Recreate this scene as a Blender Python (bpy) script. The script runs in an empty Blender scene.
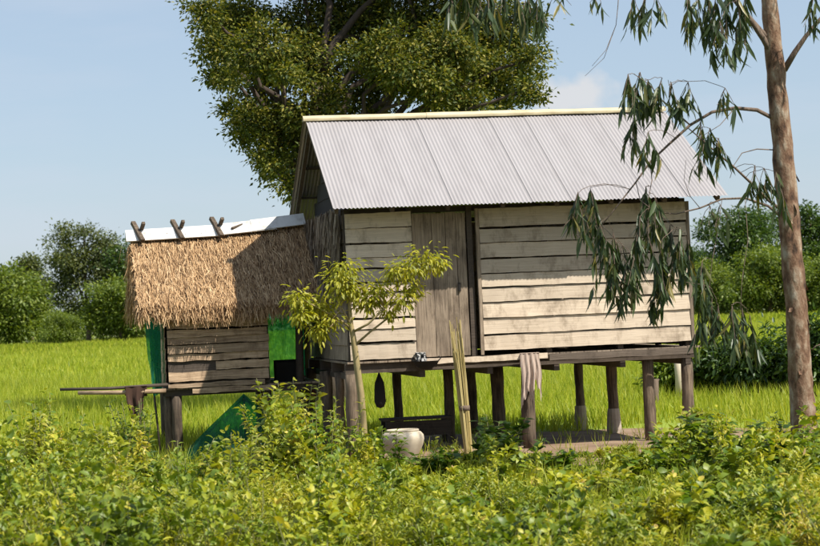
import bpy, math, random
import numpy as np
from mathutils import Matrix, Vector

random.seed(7)
RG = np.random.default_rng(11)
scene = bpy.context.scene
COL = scene.collection

# ------------------------------------------------------------------ camera
F, EYE = 1975.0, 1.8                      # focal length in photo pixels, eye height
pit, rho = math.atan(40 / F), 0.044
fw = Vector((0, math.cos(pit), math.sin(pit)))
r0 = Vector((1, 0, 0)); u0 = r0.cross(fw)
rt = r0 * math.cos(rho) - u0 * math.sin(rho)
up = r0 * math.sin(rho) + u0 * math.cos(rho)
cam_d = bpy.data.cameras.new('camera')
cam = bpy.data.objects.new('camera', cam_d); COL.objects.link(cam)
cam.matrix_world = Matrix(((rt.x, up.x, -fw.x, 0), (rt.y, up.y, -fw.y, 0), (rt.z, up.z, -fw.z, EYE), (0, 0, 0, 1)))
cam_d.sensor_width = 36.0; cam_d.lens = 36.0 * F / 820
cam_d.clip_start = 0.5; cam_d.clip_end = 6000
cam_d.dof.use_dof = True; cam_d.dof.focus_distance = 27.0; cam_d.dof.aperture_fstop = 4.8
scene.camera = cam
scene.render.resolution_x, scene.render.resolution_y = 1024, 682

# ------------------------------------------------------------------ sky, sun, exposure
SH = Vector((-0.63, 0.43, -1.0)).normalized()       # the way the light travels
elev = math.asin(-SH.z); azim = math.atan2(-SH.x, -SH.y)
world = bpy.data.worlds.new('World'); scene.world = world; world.use_nodes = True
wn, wl = world.node_tree.nodes, world.node_tree.links
bg = wn['Background']; bg.inputs[1].default_value = 0.092
sky = wn.new('ShaderNodeTexSky'); sky.sky_type = 'NISHITA'; sky.sun_disc = False
sky.sun_elevation = elev; sky.sun_rotation = azim
sky.air_density = 1.0; sky.dust_density = 0.7; sky.ozone_density = 1.3
tc = wn.new('ShaderNodeTexCoord'); mp = wn.new('ShaderNodeMapping')
mp.inputs['Scale'].default_value = (1.6, 1.6, 9.0); mp.inputs['Location'].default_value = (0.35, 0.0, 0.2)
nz = wn.new('ShaderNodeTexNoise'); nz.inputs['Scale'].default_value = 2.2; nz.inputs['Detail'].default_value = 8; nz.inputs['Roughness'].default_value = 0.55
cr = wn.new('ShaderNodeValToRGB'); cr.color_ramp.elements[0].position = 0.48; cr.color_ramp.elements[1].position = 0.80
cr.color_ramp.elements[1].color = (0.6, 0.6, 0.6, 1)
mx = wn.new('ShaderNodeMixRGB'); mx.inputs[2].default_value = (4.9, 5.35, 6.2, 1)
wl.new(tc.outputs['Generated'], mp.inputs[0]); wl.new(mp.outputs[0], nz.inputs['Vector'])
wl.new(nz.outputs[0], cr.inputs[0]); wl.new(cr.outputs[0], mx.inputs[0])
veil = wn.new('ShaderNodeMixRGB'); veil.inputs[0].default_value = 0.6; veil.inputs[2].default_value = (3.75, 4.65, 5.85, 1)   # thin even haze over the whole sky
wl.new(sky.outputs[0], veil.inputs[1]); wl.new(veil.outputs[0], mx.inputs[1])
# one small fair-weather cloud low over the ridge
cd = (fw + rt * ((572 - 410) / F) - up * ((98 - 273) / F)).normalized()
sv = wn.new('ShaderNodeVectorMath'); sv.operation = 'SUBTRACT'; sv.inputs[1].default_value = cd; wl.new(tc.outputs['Generated'], sv.inputs[0])
sm = wn.new('ShaderNodeVectorMath'); sm.operation = 'MULTIPLY'; sm.inputs[1].default_value = (38, 38, 72); wl.new(sv.outputs[0], sm.inputs[0])
ln = wn.new('ShaderNodeVectorMath'); ln.operation = 'LENGTH'; wl.new(sm.outputs[0], ln.inputs[0])
n2 = wn.new('ShaderNodeTexNoise'); n2.inputs['Scale'].default_value = 75; n2.inputs['Detail'].default_value = 6; wl.new(tc.outputs['Generated'], n2.inputs['Vector'])
ma = wn.new('ShaderNodeMath'); ma.operation = 'MULTIPLY_ADD'; ma.inputs[1].default_value = 1.6; wl.new(n2.outputs[0], ma.inputs[0]); wl.new(ln.outputs['Value'], ma.inputs[2])
c2 = wn.new('ShaderNodeValToRGB'); c2.color_ramp.elements[0].position = 0.62; c2.color_ramp.elements[0].color = (.75, .75, .75, 1); c2.color_ramp.elements[1].position = 1.0; c2.color_ramp.elements[1].color = (0, 0, 0, 1)
m8 = wn.new('ShaderNodeMath'); m8.operation = 'MULTIPLY'; m8.inputs[1].default_value = 0.55; wl.new(ma.outputs[0], m8.inputs[0]); wl.new(m8.outputs[0], c2.inputs[0])
mx2 = wn.new('ShaderNodeMixRGB'); mx2.inputs[2].default_value = (6.0, 5.9, 5.9, 1); wl.new(c2.outputs[0], mx2.inputs[0]); wl.new(mx.outputs[0], mx2.inputs[1])
wl.new(mx2.outputs[0], bg.inputs[0])
sun_d = bpy.data.lights.new('sun', 'SUN'); sun_d.energy = 5.0; sun_d.angle = math.radians(0.55); sun_d.color = (1.0, 0.95, 0.86)
sun = bpy.data.objects.new('sun', sun_d); COL.objects.link(sun)
sun.rotation_euler = SH.to_track_quat('-Z', 'Y').to_euler(); sun.location = (12, -6, 20)
vs = scene.view_settings; vs.view_transform = 'Standard'; vs.look = 'None'; vs.exposure = 0.52; vs.gamma = 1.0; vs.use_curve_mapping = False
scene.cycles.use_denoising = True
scene.cycles.max_bounces = 8; scene.cycles.transparent_max_bounces = 12

def at(px, py, Y):
    """world point at depth Y on the sight line of a photo pixel"""
    d = fw + rt * ((px - 410) / F) - up * ((py - 273) / F)
    return Vector((0, 0, EYE)) + d * (Y / d.y)

# ------------------------------------------------------------------ mesh helpers
def np_mesh(name, V, T):
    m = bpy.data.meshes.new(name)
    V = np.asarray(V, dtype=np.float32); T = np.asarray(T, dtype=np.int32)
    m.vertices.add(len(V)); m.vertices.foreach_set('co', V.ravel())
    m.loops.add(T.size); m.loops.foreach_set('vertex_index', T.ravel())
    m.polygons.add(len(T)); m.polygons.foreach_set('loop_start', np.arange(0, T.size, T.shape[1], dtype=np.int32))
    m.update(calc_edges=True)
    return m

class MB:
    def __init__(s): s.v = []; s.f = []
    def add(s, vs_, fs):
        o = len(s.v); s.v += [tuple(v) for v in vs_]; s.f += [tuple(i + o for i in f) for f in fs]; return s
    def box(s, x0, x1, y0, y1, z0, z1):
        return s.add([(x0, y0, z0), (x1, y0, z0), (x1, y1, z0), (x0, y1, z0), (x0, y0, z1), (x1, y0, z1), (x1, y1, z1), (x0, y1, z1)],
                     [(0, 3, 2, 1), (4, 5, 6, 7), (0, 1, 5, 4), (1, 2, 6, 5), (2, 3, 7, 6), (3, 0, 4, 7)])
    def beam(s, p0, p1, w, h, upv=(0, 0, 1)):
        p0, p1 = Vector(p0), Vector(p1); d = (p1 - p0).normalized(); u_ = Vector(upv)
        sd = d.cross(u_)
        if sd.length < 1e-4: sd = d.cross(Vector((0, 1, 0)))
        sd.normalize(); u_ = sd.cross(d)
        q = []
        for p in (p0, p1):
            for a, b in ((-1, -1), (1, -1), (1, 1), (-1, 1)): q.append(p + sd * (a * w / 2) + u_ * (b * h / 2))
        return s.add(q, [(0, 3, 2, 1), (4, 5, 6, 7), (0, 1, 5, 4), (1, 2, 6, 5), (2, 3, 7, 6), (3, 0, 4, 7)])
    def tube(s, pts, rad, seg=8, wob=0.0, rng=random):
        pts = [Vector(p) for p in pts]
        if not hasattr(rad, '__len__'): rad = [rad] * len(pts)
        vs_, fs = [], []
        prev = None
        for i, p in enumerate(pts):
            d = (pts[min(i + 1, len(pts) - 1)] - pts[max(i - 1, 0)]).normalized()
            a = prev if prev is not None else (Vector((1, 0, 0)) if abs(d.x) < 0.8 else Vector((0, 1, 0)))
            a = (a - d * a.dot(d)).normalized(); b = d.cross(a); prev = a
            for k in range(seg):
                t = 2 * math.pi * k / seg; r = rad[i] * (1 + rng.uniform(-wob, wob))
                vs_.append(p + a * (math.cos(t) * r) + b * (math.sin(t) * r))
        for i in range(len(pts) - 1):
            for k in range(seg):
                j = (k + 1) % seg
                fs.append((i * seg + k, i * seg + j, (i + 1) * seg + j, (i + 1) * seg + k))
        fs.append(tuple(reversed(range(seg)))); fs.append(tuple(range((len(pts) - 1) * seg, len(pts) * seg)))
        return s.add(vs_, fs)
    def lathe(s, prof, seg=28, c=(0, 0, 0)):
        vs_, fs = [], []
        for r, z in prof:
            for k in range(seg):
                t = 2 * math.pi * k / seg; vs_.append((c[0] + r * math.cos(t), c[1] + r * math.sin(t), c[2] + z))
        for i in range(len(prof) - 1):
            for k in range(seg):
                j = (k + 1) % seg; fs.append((i * seg + k, i * seg + j, (i + 1) * seg + j, (i + 1) * seg + k))
        return s.add(vs_, fs)
    def build(s, name, mat, parent=None, smooth=False):
        m = bpy.data.meshes.new(name); m.from_pydata(s.v, [], s.f); m.update()
        if smooth: m.polygons.foreach_set('use_smooth', [True] * len(m.polygons))
        return link(name, m, mat, parent)

def link(name, mesh, mat, parent=None):
    if mat is not None and not mesh.materials: mesh.materials.append(mat)
    o = bpy.data.objects.new(name, mesh); COL.objects.link(o)
    if parent is not None: o.parent = parent
    return o

def tag(o, label=None, cat=None, group=None, kind=None):
    if label: o['label'] = label
    if cat: o['category'] = cat
    if group: o['group'] = group
    if kind: o['kind'] = kind
    return o

def thing(name, label, cat, loc=(0, 0, 0), rz=0.0, group=None):
    o = bpy.data.objects.new(name, None); COL.objects.link(o)
    o.empty_display_size = 0.2; o.location = loc; o.rotation_euler = (0, 0, rz)
    return tag(o, label, cat, group)

def rel(p, root):
    """world point into the frame of an Empty (location + z rotation)"""
    v = Vector(p) - root.location; a = -root.rotation_euler.z
    return Vector((v.x * math.cos(a) - v.y * math.sin(a), v.x * math.sin(a) + v.y * math.cos(a), v.z))

# leaf templates: (along, across, off) and triangles
L2 = (np.array([(0, 0, 0), (.42, -.5, .07), (1, 0, -.08), (.42, .5, .07)]), np.array([(0, 3, 2), (0, 2, 1)]))
L4 = (np.array([(0, 0, 0), (.28, -.45, .07), (.68, -.36, .02), (1, 0, -.16), (.68, .36, .02), (.28, .45, .07), (.5, 0, -.02)]),
      np.array([(0, 6, 1), (1, 6, 2), (2, 6, 3), (0, 5, 6), (5, 4, 6), (4, 3, 6)]))
L8 = (np.array([(0, 0, 0), (.33, 0, .03), (.68, 0, 0), (1, 0, -.16), (.30, -.5, .09), (.66, -.36, .04), (.30, .5, .09), (.66, .36, .04), (.10, -.28, .04), (.10, .28, .04)]),
      np.array([(0, 1, 8), (8, 1, 4), (1, 5, 4), (1, 2, 5), (2, 3, 5), (0, 9, 1), (9, 6, 1), (1, 6, 7), (1, 7, 2), (2, 7, 3)]))
LANCE = (np.array([(0, 0, 0), (.25, -.5, .02), (.6, -.42, -.03), (1, 0, -.14), (.6, .42, -.03), (.25, .5, .02), (.42, 0, -.02)]),
         np.array([(0, 6, 1), (1, 6, 2), (2, 6, 3), (0, 5, 6), (5, 4, 6), (4, 3, 6)]))
BLADE = (np.array([(0, -.5, 0), (0, .5, 0), (.55, -.4, .03), (.55, .4, .03), (1, 0, -.12)]), np.array([(0, 1, 3), (0, 3, 2), (2, 3, 4)]))
STRAW = (np.array([(0, -.5, 0), (0, .5, 0), (1, .3, 0), (1, -.3, 0)]), np.array([(0, 1, 2), (0, 2, 3)]))

def nrm(a): return a / np.maximum(np.linalg.norm(a, axis=1, keepdims=True), 1e-9)

def scat(tm, P, D, N, L, W):
    """one template copy per row; returns vertices and triangles"""
    P = np.asarray(P, float); n = len(P); D = nrm(np.asarray(D, float)); N = np.asarray(N, float)
    S = nrm(np.cross(D, N)); N = np.cross(S, D)
    t, tri = tm; L = np.broadcast_to(L, (n,)).reshape(n, 1, 1); W = np.broadcast_to(W, (n,)).reshape(n, 1, 1)
    V = P[:, None] + t[None, :, 0:1] * L * D[:, None] + t[None, :, 1:2] * W * S[:, None] + t[None, :, 2:3] * L * N[:, None]
    T = (np.arange(n) * len(t))[:, None, None] + tri[None]
    return V.reshape(-1, 3), T.reshape(-1, 3)

def join(*vt):
    V, T, o = [], [], 0
    for v, t in vt: V.append(v); T.append(t + o); o += len(v)
    return np.concatenate(V), np.concatenate(T)

def rnd(n, rng=RG): return rng.normal(size=(n, 3))

# ------------------------------------------------------------------ materials
def base_mat(name):
    m = bpy.data.materials.new(name); m.use_nodes = True
    return m, m.node_tree.nodes, m.node_tree.links, m.node_tree.nodes['Principled BSDF']

def ramp(n, cols, pos=None):
    r = n.new('ShaderNodeValToRGB'); e = r.color_ramp.elements
    pos = pos or [i / (len(cols) - 1) for i in range(len(cols))]
    while len(e) < len(cols): e.new(0.5)
    for el, c, p in zip(e, cols, pos): el.position = p; el.color = (*c, 1)
    return r

def wood(name, cols, scale=(1.2, 22, 22), rough=0.85, bump=0.35, pos=None, vary=0.35):
    m, n, l, b = base_mat(name)
    tcn = n.new('ShaderNodeTexCoord'); oi = n.new('ShaderNodeObjectInfo')
    mul = n.new('ShaderNodeMath'); mul.operation = 'MULTIPLY'; mul.inputs[1].default_value = 57.0
    add = n.new('ShaderNodeVectorMath'); add.operation = 'ADD'
    mpn = n.new('ShaderNodeMapping'); mpn.inputs['Scale'].default_value = scale
    l.new(oi.outputs['Random'], mul.inputs[0]); l.new(tcn.outputs['Object'], add.inputs[0]); l.new(mul.outputs[0], add.inputs[1])
    l.new(add.outputs[0], mpn.inputs[0])
    nz1 = n.new('ShaderNodeTexNoise'); nz1.inputs['Scale'].default_value = 2.2; nz1.inputs['Detail'].default_value = 7; nz1.inputs['Roughness'].default_value = 0.65
    nz1.inputs['Distortion'].default_value = 0.6
    l.new(mpn.outputs[0], nz1.inputs['Vector'])
    nz2 = n.new('ShaderNodeTexNoise'); nz2.inputs['Scale'].default_value = 2.6; nz2.inputs['Detail'].default_value = 4
    l.new(add.outputs[0], nz2.inputs['Vector'])
    ad = n.new('ShaderNodeMath'); ad.operation = 'MULTIPLY_ADD'; ad.inputs[1].default_value = 0.45
    l.new(nz2.outputs[0], ad.inputs[0]); l.new(nz1.outputs[0], ad.inputs[2])
    sb = n.new('ShaderNodeMath'); sb.operation = 'SUBTRACT'; sb.inputs[1].default_value = 0.225; l.new(ad.outputs[0], sb.inputs[0])
    r = ramp(n, cols, pos); l.new(sb.outputs[0], r.inputs[0])
    hsv = n.new('ShaderNodeHueSaturation')
    mr = n.new('ShaderNodeMapRange'); mr.inputs['To Min'].default_value = 1 - vary; mr.inputs['To Max'].default_value = 1 + vary
    l.new(oi.outputs['Random'], mr.inputs[0]); l.new(mr.outputs[0], hsv.inputs['Value'])
    nz3 = n.new('ShaderNodeTexNoise'); nz3.inputs['Scale'].default_value = 3.4; nz3.inputs['Detail'].default_value = 6; nz3.inputs['Roughness'].default_value = 0.7   # water stains and grime
    mp3 = n.new('ShaderNodeMapping'); mp3.inputs['Scale'].default_value = (1.5, 1.5, 0.8); mp3.inputs['Location'].default_value = (3.1, 7.7, 1.9)
    l.new(add.outputs[0], mp3.inputs[0]); l.new(mp3.outputs[0], nz3.inputs['Vector'])
    rs = ramp(n, [(1, 1, 1), (0.72, 0.70, 0.68), (0.42, 0.40, 0.38)], [0.50, 0.62, 0.74]); l.new(nz3.outputs[0], rs.inputs[0])
    ml = n.new('ShaderNodeMixRGB'); ml.blend_type = 'MULTIPLY'; ml.inputs[0].default_value = 1; l.new(r.outputs[0], ml.inputs[1]); l.new(rs.outputs[0], ml.inputs[2])
    l.new(ml.outputs[0], hsv.inputs['Color']); l.new(hsv.outputs[0], b.inputs['Base Color'])
    bp = n.new('ShaderNodeBump'); bp.inputs['Strength'].default_value = bump; bp.inputs['Distance'].default_value = 0.02
    l.new(nz1.outputs[0], bp.inputs['Height']); l.new(bp.outputs[0], b.inputs['Normal'])
    b.inputs['Roughness'].default_value = rough
    return m

def leafmat(name, cols, trans=0.35, rough=0.45, tcol=None, pos=None, spec=0.4):
    m, n, l, b = base_mat(name)
    g = n.new('ShaderNodeNewGeometry'); r = ramp(n, cols, pos)
    l.new(g.outputs['Random Per Island'], r.inputs[0]); l.new(r.outputs[0], b.inputs['Base Color'])
    b.inputs['Roughness'].default_value = rough; b.inputs['Specular IOR Level'].default_value = spec
    t = n.new('ShaderNodeBsdfTranslucent'); mixc = n.new('ShaderNodeMixRGB'); mixc.blend_type = 'MULTIPLY'; mixc.inputs[0].default_value = 1
    mixc.inputs[2].default_value = (*(tcol or (1.5, 1.45, 0.5)), 1); l.new(r.outputs[0], mixc.inputs[1]); l.new(mixc.outputs[0], t.inputs[0])
    ms = n.new('ShaderNodeMixShader'); ms.inputs[0].default_value = trans
    l.new(b.outputs[0], ms.inputs[1]); l.new(t.outputs[0], ms.inputs[2]); l.new(ms.outputs[0], n['Material Output'].inputs[0])
    return m

def plantmat(name, cols, pos=None, trans=.30, scale=2.2):
    m = leafmat(name, cols, trans=trans, rough=.45, pos=pos); n, l = m.node_tree.nodes, m.node_tree.links
    tcn = n.new('ShaderNodeTexCoord'); nz_ = n.new('ShaderNodeTexNoise'); nz_.inputs['Scale'].default_value = scale; nz_.inputs['Detail'].default_value = 2
    l.new(tcn.outputs['Object'], nz_.inputs['Vector']); g = [x for x in n if x.type == 'NEW_GEOMETRY'][0]; r = [x for x in n if x.type == 'VALTORGB'][0]
    a = n.new('ShaderNodeMapRange'); a.inputs['From Min'].default_value = .3; a.inputs['From Max'].default_value = .7; a.inputs['To Max'].default_value = .68; l.new(nz_.outputs[0], a.inputs[0])
    b = n.new('ShaderNodeMath'); b.operation = 'MULTIPLY_ADD'; b.inputs[1].default_value = .32; l.new(g.outputs['Random Per Island'], b.inputs[0]); l.new(a.outputs[0], b.inputs[2]); l.new(b.outputs[0], r.inputs[0])
    return m

def noisy(name, cols, scale=6, rough=0.8, bump=0.0, detail=6, pos=None, coord='Object', stretch=(1, 1, 1), metal=0.0):
    m, n, l, b = base_mat(name)
    tcn = n.new('ShaderNodeTexCoord'); mpn = n.new('ShaderNodeMapping'); mpn.inputs['Scale'].default_value = stretch
    nzn = n.new('ShaderNodeTexNoise'); nzn.inputs['Scale'].default_value = scale; nzn.inputs['Detail'].default_value = detail; nzn.inputs['Roughness'].default_value = 0.62
    l.new(tcn.outputs[coord], mpn.inputs[0]); l.new(mpn.outputs[0], nzn.inputs['Vector'])
    r = ramp(n, cols, pos); l.new(nzn.outputs[0], r.inputs[0]); l.new(r.outputs[0], b.inputs['Base Color'])
    b.inputs['Roughness'].default_value = rough; b.inputs['Metallic'].default_value = metal
    if bump:
        bp = n.new('ShaderNodeBump'); bp.inputs['Strength'].default_value = bump; bp.inputs['Distance'].default_value = 0.03
        l.new(nzn.outputs[0], bp.inputs['Height']); l.new(bp.outputs[0], b.inputs['Normal'])
    return m

def netmat(name, col, see):
    m, n, l, b = base_mat(name)
    b.inputs['Base Color'].default_value = (*col, 1); b.inputs['Roughness'].default_value = 0.6
    t = n.new('ShaderNodeBsdfTranslucent'); t.inputs[0].default_value = (*[min(1, c * 1.3) for c in col], 1)
    tr = n.new('ShaderNodeBsdfTransparent'); tr.inputs[0].default_value = (0.35, 0.85, 0.55, 1)
    m1 = n.new('ShaderNodeMixShader'); m1.inputs[0].default_value = 0.5; m2 = n.new('ShaderNodeMixShader')
    nzn = n.new('ShaderNodeTexNoise'); nzn.inputs['Scale'].default_value = 9; tcn = n.new('ShaderNodeTexCoord')
    l.new(tcn.outputs['Object'], nzn.inputs['Vector'])
    mr = n.new('ShaderNodeMapRange'); mr.inputs['From Min'].default_value = 0.3; mr.inputs['From Max'].default_value = 0.7
    mr.inputs['To Min'].default_value = see - 0.18; mr.inputs['To Max'].default_value = see + 0.18
    l.new(nzn.outputs[0], mr.inputs[0]); l.new(mr.outputs[0], m2.inputs[0])
    l.new(b.outputs[0], m1.inputs[1]); l.new(t.outputs[0], m1.inputs[2]); l.new(m1.outputs[0], m2.inputs[1]); l.new(tr.outputs[0], m2.inputs[2])
    l.new(m2.outputs[0], n['Material Output'].inputs[0])
    return m

GREY = [(0.34, 0.255, 0.18), (0.55, 0.44, 0.325), (0.64, 0.52, 0.39), (0.72, 0.60, 0.465)]
M = dict(
    plank=wood('weathered_plank', GREY, scale=(1.0, 30, 30), pos=[0.12, 0.40, 0.6, 0.9], vary=0.2, bump=0.2),
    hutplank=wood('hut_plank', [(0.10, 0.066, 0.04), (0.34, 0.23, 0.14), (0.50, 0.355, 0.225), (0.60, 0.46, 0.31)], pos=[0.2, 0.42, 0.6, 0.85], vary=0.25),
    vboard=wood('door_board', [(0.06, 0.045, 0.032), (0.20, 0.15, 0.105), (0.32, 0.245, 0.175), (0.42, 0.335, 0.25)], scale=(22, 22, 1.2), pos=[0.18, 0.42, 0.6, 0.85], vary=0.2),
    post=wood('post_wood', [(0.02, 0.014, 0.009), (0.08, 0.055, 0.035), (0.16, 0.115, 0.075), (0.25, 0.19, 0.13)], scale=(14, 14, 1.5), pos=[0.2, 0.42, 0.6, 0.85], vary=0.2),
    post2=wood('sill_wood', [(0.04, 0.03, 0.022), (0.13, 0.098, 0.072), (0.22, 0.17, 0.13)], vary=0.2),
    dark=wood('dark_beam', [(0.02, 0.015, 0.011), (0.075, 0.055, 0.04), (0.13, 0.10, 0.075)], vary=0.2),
    zinc=noisy('roof_sheet', [(0.28, 0.258, 0.254), (0.315, 0.292, 0.288), (0.335, 0.312, 0.308)], scale=1.4, rough=0.55, pos=[0.3, 0.5, 0.7], stretch=(3.0, 0.6, 0.6)),
    ridge=noisy('ridge_cream', [(0.36, 0.28, 0.15), (0.56, 0.47, 0.29), (0.62, 0.54, 0.36)], scale=3, rough=0.55, pos=[0.25, 0.5, 0.75], stretch=(1, 3, 3)),
    white=noisy('white_board', [(0.34, 0.31, 0.27), (0.60, 0.58, 0.55), (0.70, 0.69, 0.66)], scale=5, rough=0.6, pos=[0.25, 0.45, 0.7]),
    straw=leafmat('straw', [(0.16, 0.09, 0.046), (0.40, 0.25, 0.125), (0.57, 0.375, 0.195), (0.70, 0.50, 0.29)], trans=0.15, rough=0.7, tcol=(1.1, 0.9, 0.6), spec=0.2),
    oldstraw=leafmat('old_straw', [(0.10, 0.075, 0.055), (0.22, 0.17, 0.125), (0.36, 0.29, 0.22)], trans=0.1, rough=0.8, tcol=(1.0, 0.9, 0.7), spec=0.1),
    strawbed=noisy('straw_bed', [(0.10, 0.065, 0.035), (0.26, 0.17, 0.09)], scale=9, rough=0.95, bump=0.5),
    reed=leafmat('reed', [(0.36, 0.27, 0.10), (0.56, 0.45, 0.19), (0.66, 0.56, 0.28)], trans=0.15, rough=0.6, tcol=(1.1, 1, 0.5), spec=0.2),
    net=netmat('green_net', (0.014, 0.15, 0.09), 0.34),
    heapnet=netmat('heap_net', (0.02, 0.13, 0.07), 0.48),
    brightnet=netmat('bright_net', (0.02, 0.42, 0.16), 0.38),
    earth=noisy('earth', [(0.12, 0.075, 0.045), (0.24, 0.155, 0.095), (0.33, 0.235, 0.155)], scale=1.6, rough=0.95, bump=0.4, pos=[0.3, 0.5, 0.72]),
    ground=noisy('weedy_soil', [(0.045, 0.05, 0.014), (0.09, 0.10, 0.022), (0.14, 0.12, 0.05)], scale=0.9, rough=0.95, bump=0.4),
    field=noisy('paddy', [(0.13, 0.19, 0.016), (0.22, 0.29, 0.022), (0.30, 0.36, 0.035)], scale=0.5, rough=0.9, detail=10, bump=0.5, stretch=(0.35, 1.0, 1)),
    rice=leafmat('rice_blade', [(0.17, 0.24, 0.018), (0.30, 0.36, 0.028), (0.39, 0.43, 0.04), (0.48, 0.46, 0.08)], trans=0.45, rough=0.5, tcol=(1.35, 1.3, 0.5)),
    mango=leafmat('dark_leaf', [(0.03, 0.05, 0.012), (0.08, 0.105, 0.018), (0.18, 0.18, 0.028), (0.32, 0.27, 0.06)], trans=0.25, rough=0.5, pos=[0, 0.4, 0.8, 1], spec=0.2),
    euca=leafmat('gum_leaf', [(0.035, 0.058, 0.024), (0.055, 0.085, 0.032), (0.10, 0.125, 0.045), (0.22, 0.18, 0.05)], trans=0.25, rough=0.4, pos=[0, 0.5, 0.88, 1]),
    young=leafmat('young_leaf', [(0.17, 0.20, 0.02), (0.34, 0.34, 0.03), (0.50, 0.46, 0.05)], trans=0.42, rough=0.45),
    weed=plantmat('weed_leaf', [(0.045, 0.095, 0.010), (0.15, 0.215, 0.016), (0.37, 0.38, 0.024), (0.52, 0.44, 0.05), (0.34, 0.20, 0.10)], pos=[0, .35, .7, .92, 1]),
    thin=plantmat('thin_leaf', [(0.06, 0.11, 0.012), (0.19, 0.24, 0.018), (0.42, 0.40, 0.035), (0.54, 0.45, 0.08), (0.36, 0.22, 0.12)], pos=[0, .35, .7, .9, 1]),
    broad=plantmat('broad_leaf', [(0.07, 0.125, 0.015), (0.15, 0.21, 0.02), (0.26, 0.30, 0.03)]),
    deep=leafmat('deep_leaf', [(0.025, 0.055, 0.012), (0.05, 0.095, 0.018), (0.10, 0.15, 0.025)], trans=0.3, rough=0.4),
    olive=leafmat('olive_leaf', [(0.055, 0.075, 0.024), (0.095, 0.12, 0.035), (0.16, 0.17, 0.05)], trans=0.3, rough=0.5),
    lime=leafmat('lime_leaf', [(0.07, 0.11, 0.016), (0.13, 0.18, 0.024), (0.22, 0.26, 0.04)], trans=0.35, rough=0.5),
    stem=noisy('stem', [(0.10, 0.11, 0.03), (0.20, 0.19, 0.06)], scale=8, rough=0.7),
    darkbark=noisy('dark_bark', [(0.02, 0.014, 0.010), (0.06, 0.042, 0.03), (0.10, 0.075, 0.055)], scale=5, rough=0.95, bump=0.8, stretch=(3, 3, 0.6)),
    bark=noisy('grey_bark', [(0.05, 0.035, 0.025), (0.15, 0.105, 0.075), (0.24, 0.18, 0.135)], scale=5, rough=0.9, bump=0.8, stretch=(3, 3, 0.6)),
    gumbark=noisy('gum_bark', [(0.05, 0.026, 0.014), (0.17, 0.09, 0.05), (0.27, 0.18, 0.115), (0.40, 0.33, 0.25)], scale=6.5, rough=0.9, bump=1.0, detail=9, pos=[0.34, 0.46, 0.56, 0.68], stretch=(1.6, 1.6, 0.8)),
    youngbark=noisy('young_bark', [(0.16, 0.11, 0.045), (0.33, 0.25, 0.11), (0.42, 0.34, 0.17)], scale=7, rough=0.75, bump=0.3, stretch=(2, 2, 0.7)),
    jar=noisy('jar_glaze', [(0.22, 0.15, 0.09), (0.50, 0.42, 0.30), (0.62, 0.55, 0.43)], scale=2.8, rough=0.5, pos=[0.25, 0.42, 0.7]),
    cement=noisy('footing_cement', [(0.22, 0.16, 0.11), (0.40, 0.33, 0.26), (0.50, 0.45, 0.38)], scale=6, rough=0.9, bump=0.3),
    browncloth=noisy('brown_cloth', [(0.035, 0.016, 0.010), (0.085, 0.042, 0.026)], scale=7, rough=0.95),
    red=noisy('red_plastic', [(0.20, 0.06, 0.04), (0.28, 0.10, 0.07)], scale=5, rough=0.5),
    soot_and_shade=noisy('sooty', [(0.008, 0.007, 0.006), (0.02, 0.017, 0.014)], scale=6, rough=0.95),  # near-black of the pan and box; gable boards wear it as painted shade
    palewood=noisy('pale_wood', [(0.45, 0.36, 0.25), (0.66, 0.57, 0.44)], scale=6, rough=0.8, stretch=(3, 3, 0.8)),
)

def stripes(name, c1, c2, sc, axis='X'):
    m, n, l, b = base_mat(name)
    tcn = n.new('ShaderNodeTexCoord'); w = n.new('ShaderNodeTexWave'); w.bands_direction = axis
    w.inputs['Scale'].default_value = sc; w.inputs['Distortion'].default_value = 1.5; w.inputs['Detail'].default_value = 3
    l.new(tcn.outputs['Object'], w.inputs['Vector']); r = ramp(n, [c1, c2], [0.35, 0.62])
    l.new(w.outputs[0], r.inputs[0]); l.new(r.outputs[0], b.inputs['Base Color']); b.inputs['Roughness'].default_value = 0.9
    return m
M['towel'] = stripes('striped_towel', (0.24, 0.13, 0.09), (0.66, 0.56, 0.47), 26)
M['spotcloth'] = noisy('spotted_cloth', [(0.02, 0.02, 0.022), (0.02, 0.02, 0.022), (0.6, 0.58, 0.55), (0.66, 0.64, 0.6)], scale=22, rough=0.9, detail=2, pos=[0, 0.48, 0.54, 1])

# ------------------------------------------------------------------ ground
def sheet(name, x0, x1, y0, y1, nx, ny, z, mat, amp=0.0):
    xs = np.linspace(x0, x1, nx + 1); ys = np.linspace(y0, y1, ny + 1)
    X, Y = np.meshgrid(xs, ys); Z = np.full_like(X, z)
    if amp: Z[1:-1, 1:-1] += RG.uniform(-amp, amp, size=Z[1:-1, 1:-1].shape)
    V = np.stack([X.ravel(), Y.ravel(), Z.ravel()], 1); k = nx + 1
    i = (np.arange(ny)[:, None] * k + np.arange(nx)[None]).ravel()
    m = np_mesh(name, V, np.stack([i, i + 1, i + k + 1, i + k], 1))
    return tag(link(name, m, mat), kind='structure')

tag(sheet('ground', -1500, 1500, -200, 3000, 4, 4, -0.03, M['ground']), 'flat soil plain under weeds and paddy')
sheet('rice_field', -160, 160, 27.2, 262, 40, 40, -0.012, M['field'])
# trodden earth under the house
pts = []
for k in range(64):
    a = 2 * math.pi * k / 64; r = 1 + 0.09 * math.sin(3 * a + 1) + 0.05 * math.sin(7 * a) + RG.uniform(-0.02, 0.02)
    pts.append((1.5 + 3.9 * r * math.cos(a), 25.7 + 3.2 * r * math.sin(a), 0.0))
mb = MB(); mb.add([(1.5, 25.7, 0.0)] + pts, [(0, 1 + k, 1 + (k + 1) % 64) for k in range(64)])
tag(mb.build('yard', M['earth']), kind='structure')

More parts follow.
